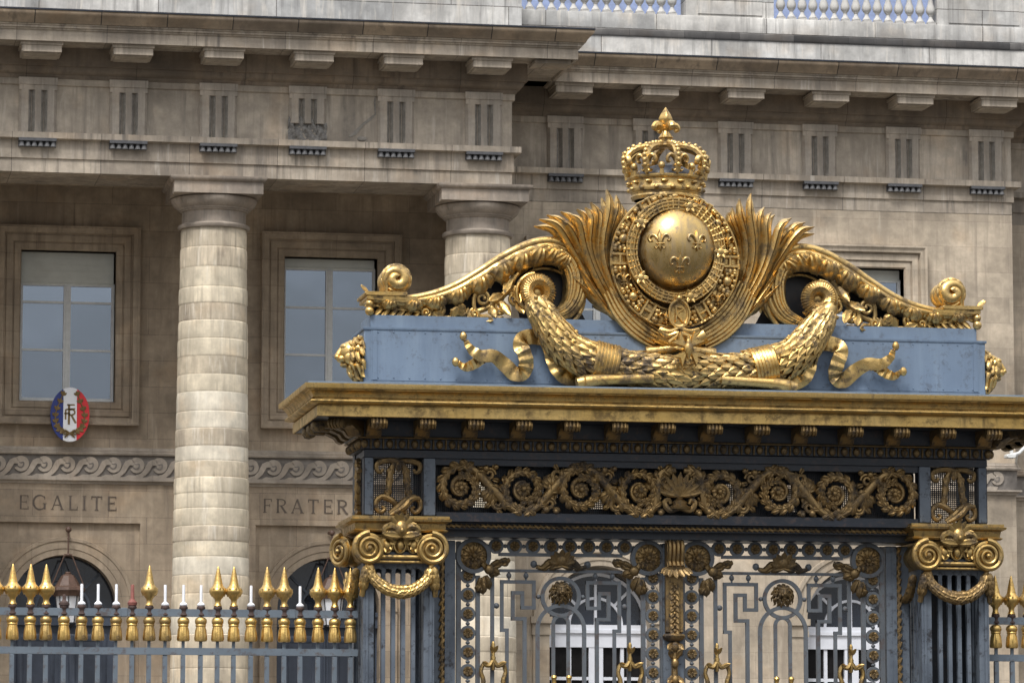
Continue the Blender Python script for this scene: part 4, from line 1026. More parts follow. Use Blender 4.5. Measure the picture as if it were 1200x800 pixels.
co = MB(); co.sweep(PLN, [(.0, 5.511), (.485, 5.511), (.495, 5.478), (.505, 5.470), (.512, 5.475), (.512, 5.565), (.498, 5.568), (.498, 5.578), (.54, 5.582), (.575, 5.596), (.583, 5.608), (.575, 5.62), (.55, 5.624), (.53, 5.628), (.53, 5.640), (.556, 5.644), (.56, 5.665), (.585, 5.70), (.60, 5.706), (.60, 5.714), (.632, 5.718), (.636, 5.73), (.638, 5.765), (.0, 5.785)], True)
co.build('gilded_cornice', M['goldw'], gw)
tp = MB(); tp.sweep(PLN, [(.0, 5.786), (.60, 5.768), (.60, 5.785), (.0, 5.83)], True); tp.box(GX - 3.1, GX + 3.1, YP - .06, YD + .06, 5.79, 5.845); tp.build('cornice_top', M['block'], gw)
def modillion(x, y, ang=0):
    m = MB(); w = .07
    pr = [(-.09, 5.475), (-.455, 5.475), (-.475, 5.455), (-.478, 5.42), (-.455, 5.39), (-.42, 5.385), (-.385, 5.40), (-.37, 5.425), (-.28, 5.42), (-.19, 5.38), (-.16, 5.34), (-.13, 5.325), (-.10, 5.33), (-.09, 5.36)]
    vs = [(x + s * w, y + a, z) for s in (-1, 1) for a, z in pr]; n = len(pr)
    m.add(vs, [tuple(range(n)), tuple(range(2 * n - 1, n - 1, -1))] + [(i, (i + 1) % n, (i + 1) % n + n, i + n) for i in range(n)])
    for q in (-1.5, -.5, .5, 1.5):
        m.tube([(x + q * .034, y + a, z) for a, z in pr[1:9]], .015, 6)
    for s in (-1, 1): m.lathe([(.05, 0), (.05, .012), (.02, .02)], (x + s * w, y - .425, 5.425), 12, axis='x'); 
    if ang: m = m.rotz(ang, (x, y))
    return m
n = 14; mod = None
for i in range(n):
    x = GX - 2.96 + 5.92 * i / (n - 1)
    if mod is None: mod = modillion(x, YP).build('modillion', M['golda'], gw, (x, YP, 5.4))
    else: dup(mod, (x, YP, 5.4), gw)
for s in (-1, 1):
    for y in (YP + .05, YP + .36, YP + .67):
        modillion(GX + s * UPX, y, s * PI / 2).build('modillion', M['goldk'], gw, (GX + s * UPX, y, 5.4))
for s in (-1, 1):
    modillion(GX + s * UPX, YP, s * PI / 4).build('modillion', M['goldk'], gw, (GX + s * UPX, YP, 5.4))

# --- attic block
ab = MB(); ab.box(GX - UPX + .0, GX + UPX, YP, YD, 5.846, 6.372, .006); ab.box(GX - UPX + .06, GX + UPX - .06, YP - .004, YP - .0005, 5.87, 6.36)
ab.sweep(PLN, [(-.05, 6.345), (.008, 6.345), (.012, 6.35), (.012, 6.371), (-.05, 6.371)], True); sv = MB()
for u in (-2.93, -1.55, 1.55, 2.93): sv.box(GX + u - .022, GX + u + .022, YP - .0085, YP - .0045, 5.875, 6.34)
for i in range(40):
    for z in (5.895, 6.325): sv.ball((GX - 2.9 + i * .1487, YP - .006, z), .008, .006, .008, 6, 4)
ab.join(sv); ab.build('attic_block', M['block'], gw)
as_ = MB(); as_.box(GX - UPX + .065, GX + UPX - .065, YP + .06, YD - .06, 6.373, 6.495, .006); as_.build('attic_step', M['block'], gw)

# --- crest: scroll arms
CY_ = 37.2
def both(mb, name, mat, parent=None, origin=None):
    a = mb.build(name, mat, parent or gw); b = mb.mirror(GX).build(name, mat, parent or gw); return a, b
arm = MB()
ridge = spline(TP([(430, 348), (470, 350), (500, 346), (530, 336), (560, 319), (590, 300), (620, 286), (645, 282), (666, 289), (680, 305), (686, 328), (681, 352), (668, 368), (648, 376)], CY_ - .10), 64)
arm.tube(ridge, [.032, .034, .034, .036, .038, .040, .042, .044, .042, .04, .036, .034, .03], 10)
back = [p + V((0, .30, -.01)) for p in ridge]; arm.tube(back, [.03, .04, .045, .05, .05, .05, .04], 8)
# smooth web on top between front and rear ridge
vs = []; 
for a, b in zip(ridge, back): vs += [a + V((0, 0, .02)), b + V((0, 0, .02)), b + V((0, 0, -.02)), a + V((0, 0, -.02))]
fs = [(i * 4 + k, i * 4 + (k + 1) % 4, i * 4 + 4 + (k + 1) % 4, i * 4 + 4 + k) for i in range(len(ridge) - 1) for k in range(4)]
arm.add(vs, fs)
under = []
for i, p in enumerate(ridge):
    t = (ridge[min(i + 1, 63)] - ridge[max(i - 1, 0)]).normalized(); nn = V((t.z, 0, -t.x)); a = i / 63
    wd = float(np.interp(a, [0, .08, .2, .45, .62, .8, 1], [.03, .052, .078, .108, .125, .115, .06])); under.append((p + nn * (wd * .75) + V((0, -.0, 0)), wd, t, nn))
arm.band([u[0] for u in under], [u[1] * .8 for u in under], .20, .05)
arm.tube([u[0] + u[3] * (-u[1] * .15) + V((0, -.055, 0)) for u in under], .013, 6)
ob_l, ob_r = both(arm, 'scroll_arm', M['gold'])
al = MB()
for i in range(3, 42, 4):                       # overlapping three-fingered acanthus leaves hanging from the arm
    p, wd, t, nn = under[i]; big = .62 + .55 * math.sin(PI * min(1, i / 46) ** 1.3); q0 = p - nn * wd * .05 + V((0, -.045, 0))
    for sx, ang, L, lift in ((-.42, -.80, .82, 0), (.42, .38, .84, .004), (0, -.22, 1.08, .022)):
        al.lobe(q0 + t * (sx * .10 * big) + V((0, -lift, 0)), nn * .95 + t * (ang - .35) + V((0, -.12, 0)), (0, -1, 0), (wd * .95 + .06 * big) * L, .13 * big, .42, .6, 8)
for e in (-.55, -.1, .3, .62):
    al.tube([under[i][0] + under[i][3] * (under[i][1] * .75 * e) + V((0, -.05 + .01 * abs(e), 0)) for i in range(36, 64)], [.006, .014, .016, .014, .010], 6)
mir = al.mirror(GX)
al.build('acanthus_leaves', M['gold'], ob_l); mir.build('acanthus_leaves', M['gold'], ob_r)
# rolled leaf at the outer end, and the platform it stands on
rl_ = MB(); cx, cz = T(462, 329, CY_).x, T(462, 329, CY_).z
n = 30; 
for dy, k, w in ((-.13, 1.0, .07), (.0, 1.06, .075), (.12, 1.0, .07)):
    pts = []
    for i in range(n):
        a = i / (n - 1); ang = math.radians(215) - a * math.radians(520); q = .105 * k * (1 - .80 * a)
        pts.append((cx + q * math.cos(ang) * 1.05, CY_ + dy + .05 * a * (-1 if dy < 0 else 1), cz - .005 + q * math.sin(ang)))
    rl_.tube([(cx - .02, CY_ + dy, cz - .17), (cx - .10, CY_ + dy, cz - .13)] + pts, [.03, .042, .054, .060, .058, .052, .042, .025], 10)
for k in range(10):
    ang = math.radians(215 - k * 33); rl_.lobe((cx + .125 * math.cos(ang), CY_ - .14, cz + .125 * math.sin(ang)), (math.sin(ang) * .9 - .45 * math.cos(ang), -.15, -math.cos(ang) * .9 - .45 * math.sin(ang)), (math.cos(ang) * .6, -1, math.sin(ang) * .6), .16, .10, .36, .4, 7)
o1, o2 = both(rl_, 'rolled_leaf', M['gold'])
pf = MB(); x0, x1 = TX(427, 348, CY_), TX(474, 348, CY_); zp = TZ(440, 348, CY_)
pf.box(x0 - .02, x1, CY_ - .19, CY_ + .35, zp - .005, zp + .03, .008); pf.box(x0, x1 + .1, CY_ - .17, CY_ + .33, zp - .045, zp - .006, .008)
for k in range(4): pf.leaf((x0 + .02, CY_ - .12, zp + .03), (-.6 + .1 * k, -.2 + .1 * k, .25), (0, -1, 1), .10, .05, .2, .4, 4)
pf.tube([(x0 + .03, CY_ - .13, zp - .05), (x0 + .03, CY_ - .13, 6.497)], .03, 8); pf.ball((x0 + .03, CY_ - .14, 6.60), .04); pf.ball((x0 + .03, CY_ - .14, 6.53), .045)
both(pf, 'scroll_plinth', M['gold'])
# openwork foliage under the arm, with dark sheets behind it for shade
of = MB()
def curl(mb, cx, cy, r, d, a0, turns=1.5, tail=None, y=CY_ - .08, w=.018):
    c = T(cx, cy, y); r = r * .0079; pts = []; n = 26
    for i in range(n):
        a = i / (n - 1); ang = math.radians(a0) + d * a * turns * 2 * PI; q = r * (1 - .75 * a); pts.append(V((c.x + q * math.cos(ang), y - .03 * a, c.z + q * math.sin(ang))))
    if tail: pts = spline(TP(tail, y) + [pts[0]], 10)[:-1] + pts
    mb.tube(pts, [w * .7, w * 1.25, w * 1.2, w, w * .8, w * .6], 8); mb.ball(pts[-1], w * 1.1)
curl(of, 514, 362, 8, 1, 200, tail=[(545, 376), (525, 377), (510, 374)]); curl(of, 540, 362, 8, -1, 0, tail=[(520, 377), (538, 378), (549, 372)])
curl(of, 565, 350, 10, -1, 180, tail=[(590, 372), (566, 372), (556, 362)]); curl(of, 585, 360, 9, 1, 180, tail=[(600, 340), (588, 346), (577, 352)])
curl(of, 603, 350, 10, -1, 90, tail=[(596, 322), (592, 334), (597, 341)]); curl(of, 556, 368, 7, 1, 90); curl(of, 499, 366, 7, -1, 90)
of.tube(spline(TP([(603, 322), (596, 338), (578, 356), (556, 366), (530, 372), (500, 370)], CY_ - .06), 24), [.03, .034, .03, .024, .02], 8)
st = spline(TP([(500, 368), (480, 364), (460, 362), (441, 358)], CY_ - .08), 8); of.tube(st, .012, 6)
for i in range(7):
    for s in (-1, 1): of.leaf(st[i], (-.75, -.1, s * .75), (0, -1, 0), .135, .055, .15, .5, 6)
of.leaf(st[-1], (-1, 0, -.1), (0, -1, 0), .12, .05, .15, .5, 6)
for (x, y, dx, dz, L) in ((600, 326, -.5, -.9, .2), (603, 335, .25, -1, .2), (590, 345, -.8, -.4, .2), (575, 358, .3, -1, .14), (545, 368, -.6, .7, .12), (530, 372, .4, .8, .12), (585, 352, .5, -.8, .2), (606, 350, .3, -.9, .18), (560, 372, .9, -.2, .16), (520, 372, -.9, .3, .13)):
    of.leaf(T(x, y, CY_ - .09), (dx, -.15, dz), (0, -1, 0), L, .10, .3, .5, 6, lobes=3)
both(of, 'openwork_foliage', M['gold'])
bs = MB()
bp = TP([(436, 372), (436, 354), (500, 352), (540, 342), (575, 322), (592, 312), (596, 340), (590, 352), (560, 366), (540, 368), (520, 371)], CY_ + .14)
bs.prism([(p.x, p.z) for p in bp], CY_ + .13, CY_ + .15)
bp = TP([(600, 308), (622, 292), (650, 288), (672, 300), (680, 325), (674, 350), (690, 380), (625, 385), (610, 372), (604, 345)], CY_ + .12)
bs.prism([(p.x, p.z) for p in bp], CY_ + .16, CY_ + .18)
both(bs, 'shade_backing', M['irond'])  # added sheets; their dark paint gives the shade in the crest's hollows
# inner rings and the curled head from which the garland hangs
ir = MB(); c = T(640, 348, CY_ - .06); 
ir.tube([(c.x + .36 * math.cos(a), CY_ - .08, c.z + .33 * math.sin(a)) for a in np.linspace(math.radians(165), math.radians(-60), 36)], [.02, .026, .026, .02], 8)
ir.tube([(c.x + .30 * math.cos(a) + .01, CY_ + .05, c.z + .29 * math.sin(a)) for a in np.linspace(math.radians(190), math.radians(-40), 30)], .014, 6)
for k in range(3): ir.lathe([(.033, -.012), (.036, 0), (.033, .012)], (c.x + .36 * math.cos(math.radians(165)) + .002 * k, CY_ - .08, c.z + .09 - .035 * k), 10)
both(ir, 'inner_ring', M['gold'])
cr = MB(); c = T(629, 342, CY_ - .18); n = 40; pts = []
for i in range(n):
    a = i / (n - 1); ang = math.radians(-60) + a * math.radians(380); q = .115 * (1 - .25 * a); pts.append(V((c.x + q * math.cos(ang), CY_ - .17 - .04 * math.sin(PI * a), c.z + q * math.sin(ang))))
cr.tube(pts, [.05, .066, .072, .072, .07, .062, .05], 12)
cr.tube([V((c.x + .185 * math.cos(a), CY_ - .15, c.z + .185 * math.sin(a))) for a in np.linspace(math.radians(95), math.radians(320), 30)], [.014, .02, .022, .02, .016], 8)
cr.ball((c.x, CY_ - .14, c.z), .10, .06, .10)
for i in range(0, 38):
    p = pts[i]; o = V((p.x - c.x, 0, p.z - c.z)).normalized()
    cr.tube([p + o * .070 + V((0, -.012, 0)), p + o * .04 + V((0, -.060, 0)), p + V((0, -.071, 0)), p - o * .045 + V((0, -.052, 0))], [.006, .011, .011, .006], 5)
both(cr, 'garland_curl', M['gold'])

# --- palm fronds
def fronds():
    m = MB(); r = random.Random(3)
    tips = [(626, 265), (632, 257), (641, 252), (649, 259), (657, 248), (666, 251), (676, 245), (686, 243), (692, 237), (699, 243), (705, 232), (711, 222), (717, 236), (722, 229), (728, 240), (733, 246), (737, 257)]
    prof = [(-1, -.6), (-.55, .45), (-.12, .8), (0, .3), (.12, .8), (.55, .45), (1, -.6)]
    nT = len(tips)
    for i, (tx, ty) in enumerate(tips):
        f = i / (nT - 1); Y = CY_ - .02 - .06 * math.sin(PI * f) - .07 * (i % 2) - .03 * (i % 3)
        b = (lerp(762, 776, f) + r.uniform(-2, 2), lerp(396, 390, f)); m1 = (lerp(724, 743, f), lerp(374, 362, f)); m2 = (lerp(695, 724, f), lerp(338, 318, f))
        m3 = (lerp(672, 724, f) + r.uniform(-2, 2), lerp(299, 280, f)); out = (1 - f) ** .8
        m4 = (lerp(tx, m3[0], .36) + 4 + 3 * out, lerp(ty, m3[1], .36) - 6 * (.25 + out))
        P = spline([T(*b, Y + .02), T(*m1, Y), T(*m2, Y - .02), T(*m3, Y - .05), T(*m4, Y - .09), T(tx, ty, Y - .02)], 24)
        m.band(P, [.026, .034, .038, .042, .044, .046, .050, .046, .034, .006], .022, .036, prof=prof)
    low = [(676, 312), (672, 326), (679, 336), (686, 347), (694, 358)]
    for i, (tx, ty) in enumerate(low):
        Y = CY_ - .16 + .02 * i; P = spline([T(748, 386, Y), T(716, 366, Y - .02), T(lerp(tx, 706, .5) + 3, lerp(ty, 354, .5) + 4, Y - .03), T(tx, ty, Y)], 14)
        m.band(P, [.03, .034, .038, .036, .028, .004], .02, .03, prof=prof)
    st = spline(TP([(802, 407), (782, 402), (762, 393), (743, 379), (727, 360), (715, 336)], CY_ - .16), 24)
    m.tube(st, [.05, .075, .10, .115, .11, .05], 14)
    for q in range(-3, 4):
        m.tube([p + V((q * .024, -.105 + abs(q) * .014, q * .026)) for p in st[7:]], [.012, .024, .024, .012], 6)
    m.tube(spline(TP([(838, 414), (815, 411), (797, 405), (783, 399), (770, 392)], CY_ - .25), 14), [.05, .055, .06, .075, .085], 12)
    return m
both(fronds(), 'palm_frond', M['gold'])
# stems crossing under the garland
sm = MB(); P = spline(TP([(765, 443), (735, 444), (705, 445), (690, 447), (676, 449.5)], 36.68), 14); sm.tube(P, [.05, .05, .052, .058, .065, .06], 12); sm.lathe([(.05, -.02), (.075, 0), (.05, .02)], P[-3], 12, axis='x')
both(sm, 'frond_stem', M['gold'])

# --- crown medallion: back shell, orb, lilies, collars
oc = T(792.5, 292, 36.90); ow = (.375, .28, .405)
bk = MB(); cc = T(791, 306, 37.12)
bk.lathe([(.50, -.10), (.52, 0), (.46, .06), (.40, .07)], (cc.x, 37.15, cc.z), 48, axis='y', sq=1.11); bk.build('medallion_back', M['irond'], gw)
gb = MB(); gb.ball((cc.x, 37.06, cc.z - .035), .46, .22, .50, 36, 20); gb.build('globe', M['golda'], gw)  # brown gilding here stands for the globe's shadowed underside
orb = MB(); orb.ball(oc, ow[0], ow[1], ow[2], 40, 24); orb_o = orb.build('orb', M['orb'], gw)
def orb_y(x, z):
    q = 1 - ((x - oc.x) / ow[0]) ** 2 - ((z - oc.z) / ow[2]) ** 2; return oc.y - ow[1] * math.sqrt(max(q, .02))
def lily(cx, cz, s, yf, mb=None, th=.02):
    m = mb or MB(); Y = lambda x, z: yf(x, z) - .004
    def pt(a, b): x, z = cx + a * s, cz + b * s; return V((x, Y(x, z), z))
    m.band(spline([pt(0, -.15), pt(0, .2), pt(0, .55), pt(0, 1)], 12), [s * q for q in (.10, .16, .24, .22, .12, .01)], .02, th)
    for k in (-1, 1):
        m.band(spline([pt(k * .06, -.15), pt(k * .12, .12), pt(k * .35, .50), pt(k * .62, .55), pt(k * .78, .30), pt(k * .70, .06), pt(k * .55, .12)], 18), [s * q for q in (.06, .10, .14, .16, .14, .12, .09, .05)], .02, th)
        m.band(spline([pt(k * .06, -.2), pt(k * .12, -.4), pt(k * .3, -.55), pt(k * .42, -.42)], 10), [s * q for q in (.07, .08, .08, .03)], .02, th * .8)
    m.band(spline([pt(0, -.2), pt(0, -.5), pt(0, -.8)], 8), [s * q for q in (.10, .13, .01)], .02, th)
    m.band([pt(-.32, -.17), pt(.32, -.17)], s * .08, .02, th * 1.3)
    return m
for px, py in ((773, 283), (816, 284), (796, 311)):
    c = T(px, py, 36.68); lily(c.x, c.z, .115, orb_y).build('fleur_de_lis', M['orb'], orb_o)
def ringpts(cx, cz, rx, rz, y, n, a0=0, a1=2 * PI): return [V((cx + rx * math.cos(a), y, cz + rz * math.sin(a))) for a in np.linspace(a0, a1, n)]
col_in = MB(); ci = T(792, 294, 36.80)
col_in.band(ringpts(ci.x, ci.z, .43, .455, 36.80, 73), .045, .07, .015)
for rr in (-.046, .046): col_in.tube(ringpts(ci.x, ci.z, .43 + rr, .455 + rr, 36.79, 73), .011, 6)
for k in range(50):
    a = 2 * PI * k / 50; d = V((math.cos(a), 0, math.sin(a))); p = V((ci.x, 36.785, ci.z)) + V((d.x * .43, 0, d.z * .455))
    if k % 10 not in (0, 1, 9): col_in.tube([p - d * .052, p + d * .052], .011, 5)
    elif k % 10 == 0:
        col_in.ball(p, .055, .04, .055, 10, 6)
        for q in range(6): col_in.leaf(p + V((0, -.02, 0)), (math.cos(q * PI / 3), -.1, math.sin(q * PI / 3)), (0, -1, 0), .075, .04, .2, .4, 4)
for rr in (-.016, .016): col_in.tube(ringpts(ci.x, ci.z, .43 + rr, .455 + rr, 36.78, 73), .008, 6)
co_i = col_in.build('inner_collar', M['gold'], gw)
col_out = MB(); ce = T(791, 305, 36.86); RX, RZ = .535, .560
col_out.band(ringpts(ce.x, ce.z, RX, RZ, 36.88, 97), .070, .05, .01)
for rr in (-.082, .082): col_out.tube(ringpts(ce.x, ce.z, RX + rr, RZ + rr, 36.865, 97), .013, 6)
ff = lambda x, z: 36.85
nk = 18
for k in range(nk):
    a = PI / 2 + 2 * PI * (k + .5) / nk; p = V((ce.x + RX * math.cos(a), 36.85, ce.z + RZ * math.sin(a))); d = V((math.cos(a), 0, math.sin(a))); t = V((-d.z, 0, d.x))
    if k % 3 == 1:                                   # letter H
        for s in (-1, 1): col_out.tube([p - t * .046 * s - d * .085, p - t * .046 * s + d * .085], .018, 6)
        col_out.tube([p - t * .046, p + t * .046], .016, 6)
        for s in (-1, 1):
            for e in (-1, 1): col_out.tube([p - t * (.046 * s + .026) + d * .085 * e, p - t * (.046 * s - .026) + d * .085 * e], .013, 5)
    elif k % 3 == 0:
        col_out.ball(p, .05, .05, .05, 10, 6)
        for q in range(8): col_out.ball(p + V((math.cos(q * PI / 4), 0, math.sin(q * PI / 4))) * .07, .024, .026, .024, 6, 5)
    else:
        lily(p.x, p.z - .01, .085, ff, col_out, .03)
    for s in (-1, 1):
        for e in (-1, 0, 1): col_out.ball(p + t * .094 * s + d * .045 * e, .026, .03, .026, 8, 5)
col_out.build('order_collar', M['gold'], gw)
md = MB(); mc = T(792, 370, 36.9)
md.lathe([(.098, -.04), (.102, 0), (.09, .018), (.078, .012), (.075, .002), (.02, .004)], (mc.x, 36.770, mc.z), 32, axis='y', sq=1.35)
md.tube(ringpts(mc.x, mc.z, .098, .132, 36.750, 40), .013, 6)
md.tube(spline([(mc.x - .03, 36.755, mc.z - .08), (mc.x - .03, 36.750, mc.z + .08)], 5), .012, 6); md.tube(spline([(mc.x - .03, 36.750, mc.z + .07), (mc.x + .04, 36.750, mc.z + .05), (mc.x - .02, 36.750, mc.z), (mc.x + .045, 36.750, mc.z - .08)], 14), .012, 6)
for s in (-1, 1): md.tube(spline([(mc.x, 36.760, mc.z - .13), (mc.x + s * .10, 36.740, mc.z - .17), (mc.x + s * .19, 36.760, mc.z - .15), (mc.x + s * .12, 36.750, mc.z - .21), (mc.x + s * .02, 36.740, mc.z - .19), (mc.x + s * .10, 36.750, mc.z - .27)], 20), [.016, .028, .024, .028, .02], 7)
md.ball((mc.x, 36.750, mc.z + .15), .03); md.build('collar_medal', M['gold'], gw)
sr = MB(); sc = T(802, 411, 36.74)
for k in range(4):
    a = PI / 4 + k * PI / 2 + .06; d = V((math.cos(a), 0, math.sin(a))); t = V((-d.z, 0, d.x)); Y0 = V((0, 36.70, 0)); C0 = V((sc.x, 0, sc.z))
    q = [C0 + d * .012, C0 + d * .165 + t * .07, C0 + d * .12, C0 + d * .165 - t * .07]
    sr.bprism([(p.x, p.z) for p in q], 36.555, 36.62, .008)
    sr.leaf(C0 + V((0, 36.575, 0)) + d * .02, d + t, (0, -1, 0), .13, .04, .05, .4, 4)
sr.ball((sc.x, 36.55, sc.z), .045, .03, .06); sr.tube([(sc.x, 36.56, sc.z + .09), (sc.x, 36.55, sc.z - .02), (sc.x, 36.56, sc.z - .09)], [.02, .035, .012], 8); sr.tube([(sc.x, 36.6, sc.z), (sc.x, 36.9, sc.z + .05)], .05, 8)
sr.build('cross_star', M['gold'], gw)

# --- crown
KY = 37.40; kc = T(780.5, 215, KY); kx = kc.x; s_ = .0080
zb = TZ(781, 236, KY)
def slim(m): m.v = [(kx + (x - kx) * .945, KY + (y - KY) * .945, z) for x, y, z in m.v]
cw = MB()
cw.lathe([(.34, 0), (.355, .005), (.365, .03), (.355, .05), (.36, .06), (.36, .07), (.375, .075), (.385, .10), (.375, .125), (.372, .13), (.378, .185), (.39, .19), (.402, .205), (.40, .225), (.37, .23), (.36, .2), (.33, .0)], (kx, KY, zb), 56, sq=.85)
slim(cw); cw_o = cw.build('crown', M['gold'], gw)
cb = MB()
for k in range(28):
    a = 2 * PI * k / 28; cb.ball((kx + .378 * math.cos(a), KY + .378 * .85 * math.sin(a), zb + .1), .03, .03, .022, 8, 6) if k % 2 else cb.ball((kx + .382 * math.cos(a), KY + .382 * .85 * math.sin(a), zb + .158), .042, .03, .02, 8, 6)
slim(cb); cb.build('crown_jewels', M['gold'], cw_o)
for k in range(8):
    a = -PI / 2 + 2 * PI * k / 8 + .10; ca, sa = math.cos(a), math.sin(a); ff_ = MB()
    m = lily(0, 0, .135, lambda x, z: 0, None, .03)
    r = .405
    m.v = [(kx + (r - y * 1.0 + .03 * max(0, z) / .12) * ca - x * sa, KY + .85 * ((r - y + .03 * max(0, z) / .12) * sa + x * ca), zb + .325 + z) for x, y, z in m.v]
    slim(m); m.build('crown_fleuron', M['gold'], cw_o)
    a2 = a + PI / 8; c2, s2 = math.cos(a2), math.sin(a2); cb2 = MB()
    cb2.tube([(kx + .40 * c2, KY + .34 * s2, zb + .21), (kx + .415 * c2, KY + .352 * s2, zb + .27)], [.03, .018], 7); cb2.ball((kx + .42 * c2, KY + .357 * s2, zb + .30), .036); slim(cb2); cb2.build('crown_pearl', M['gold'], cw_o)
for k in range(8):
    a = -PI / 2 + 2 * PI * k / 8 + .10; ca, sa = math.cos(a), math.sin(a); m = MB()
    prof = spline([(.40, 0, .24), (.425, 0, .33), (.41, 0, .42), (.33, 0, .49), (.20, 0, .525), (.09, 0, .54), (.04, 0, .57)], 24)
    P = [V((kx + p.x * ca, KY + .85 * p.x * sa, zb + p.z)) for p in prof]
    m.tube(P, [.034, .038, .038, .036, .03, .026], 7)
    for i in range(2, 22, 2): m.ball(P[i] + V((ca * .03, sa * .026, .022)), .026, .026, .026, 8, 5)
    slim(m); m.build('crown_arch', M['gold'], cw_o)
fn = MB(); zt = zb + .52
fn.lathe([(.08, 0), (.10, .02), (.075, .05), (.055, .06), (.06, .09), (.075, .10), (.06, .12), (.04, .15), (.035, .17), (.05, .18), (.055, .19), (.035, .205), (.032, .22), (.06, .27), (.062, .29), (.045, .33), (.022, .37), (.004, .40)], (kx, KY, zt), 16, ripple=lambda a, z: .12 * math.cos(4 * a) * (z > .21))
for k in range(4):
    a = k * PI / 2 + .3; ca, sa = math.cos(a), math.sin(a)
    fn.tube(spline([(kx, KY, zt + .17), (kx + .05 * ca, KY + .05 * sa, zt + .21), (kx + .10 * ca, KY + .10 * sa, zt + .225), (kx + .125 * ca, KY + .125 * sa, zt + .195), (kx + .10 * ca, KY + .1 * sa, zt + .175)], 12), [.02, .034, .038, .036, .02], 8)
fn.build('crown_finial', M['gold'], cw_o)
cap = MB(); cap.ball((kx, KY, zb + .2), .30, .255, .16, 20, 10); cap.build('crown_lining', M['irond'], cw_o)

# --- laurel garland
ga = MB(); gr = random.Random(5)
gp = TP([(622, 350), (633, 366), (645, 384), (660, 403), (680, 417), (705, 426), (735, 432), (765, 436)], 36.86)
gc = V((GX, 36.82, T(796, 438, 36.8).z))
gp = [V((p.x, p.y - .06 * i / 8, p.z)) for i, p in enumerate(gp)]
full = gp + [gc] + [V((2 * GX - p.x, p.y, p.z)) for p in reversed(gp)]
Pn = spline(full, 121); rads = vals([.085, .115, .14, .155, .165, .16, .155, .15, .15, .15, .15, .155, .16, .165, .155, .14, .115, .085], 121)
ga.tube(Pn, [r * .88 for r in rads], 16)
for i in range(1, 119, 2):
    left = i < 60; t = (Pn[i + 1] - Pn[i - 1]).normalized(); r = rads[i]
    if not left: t = -t
    sd = t.cross(V((0, -1, 0))).normalized(); up = sd.cross(t).normalized()
    nk = 10
    for q in range(nk):
        an = 2 * PI * (q + (.5 if (i // 2) % 2 else 0)) / nk; o = sd * math.cos(an) + up * math.sin(an)
        if o.y > .5: continue
        ga.leaf(Pn[i] + o * r * .86, t * .92 + o * .22 + V((gr.uniform(-.1, .1), 0, gr.uniform(-.1, .1))), o, .165, .095, .05, .5, 6)
        if gr.random() < .14: ga.ball(Pn[i] + o * r * 1.04, .022, .022, .022, 7, 5)
go = ga.build('laurel_garland', M['goldg'], gw)
for i in (38, 82):
    wr = MB()
    for k in range(-3, 4):
        p = Pn[i + k]; t = (Pn[i + 1] - Pn[i - 1]).normalized(); sd = t.cross(V((0, -1, 0))).normalized(); up = sd.cross(t)
        wr.tube([p + (sd * math.cos(a) + up * math.sin(a)) * (rads[i] * 1.06 + .012) for a in np.linspace(0, 2 * PI, 29)], .024, 6)
    wr.build('ribbon_wrap', M['gold'], go)

# --- fluttering ribbons on the attic block
rb_ = MB(); ry = YP - .075
P = TP([(545, 399), (550, 409), (561, 417), (578, 418), (592, 427), (603, 437), (612, 437), (616, 428), (613, 415), (609, 405), (613, 397), (625, 394), (638, 397), (644, 408), (648, 424), (655, 437), (668, 443), (690, 439), (710, 432)], ry)
Pq = spline(P, 110); Pq = [p + V((0, -.045 * math.sin(i * .16) - .02, 0)) for i, p in enumerate(Pq)]
rb_.band(Pq, [.022, .055, .07, .072, .068, .075, .07, .072, .075, .07], .012, .006, ripple=lambda a: .011 * math.sin(a * 120 + 3 * math.sin(a * 17)) + .008 * math.sin(a * 47))
P2 = spline(TP([(536, 424), (545, 430), (556, 426), (566, 419), (576, 418)], ry - .02), 26); rb_.band(P2, [.02, .045, .055, .05], .012, .006, ripple=lambda a: .012 * math.sin(a * 40))
for x, y in ((543, 394), (534, 424)): q = T(x, y, ry - .03); rb_.ball(q, .036, .03, .045, 10, 6)
both(rb_, 'fluttering_ribbon', M['gold'])

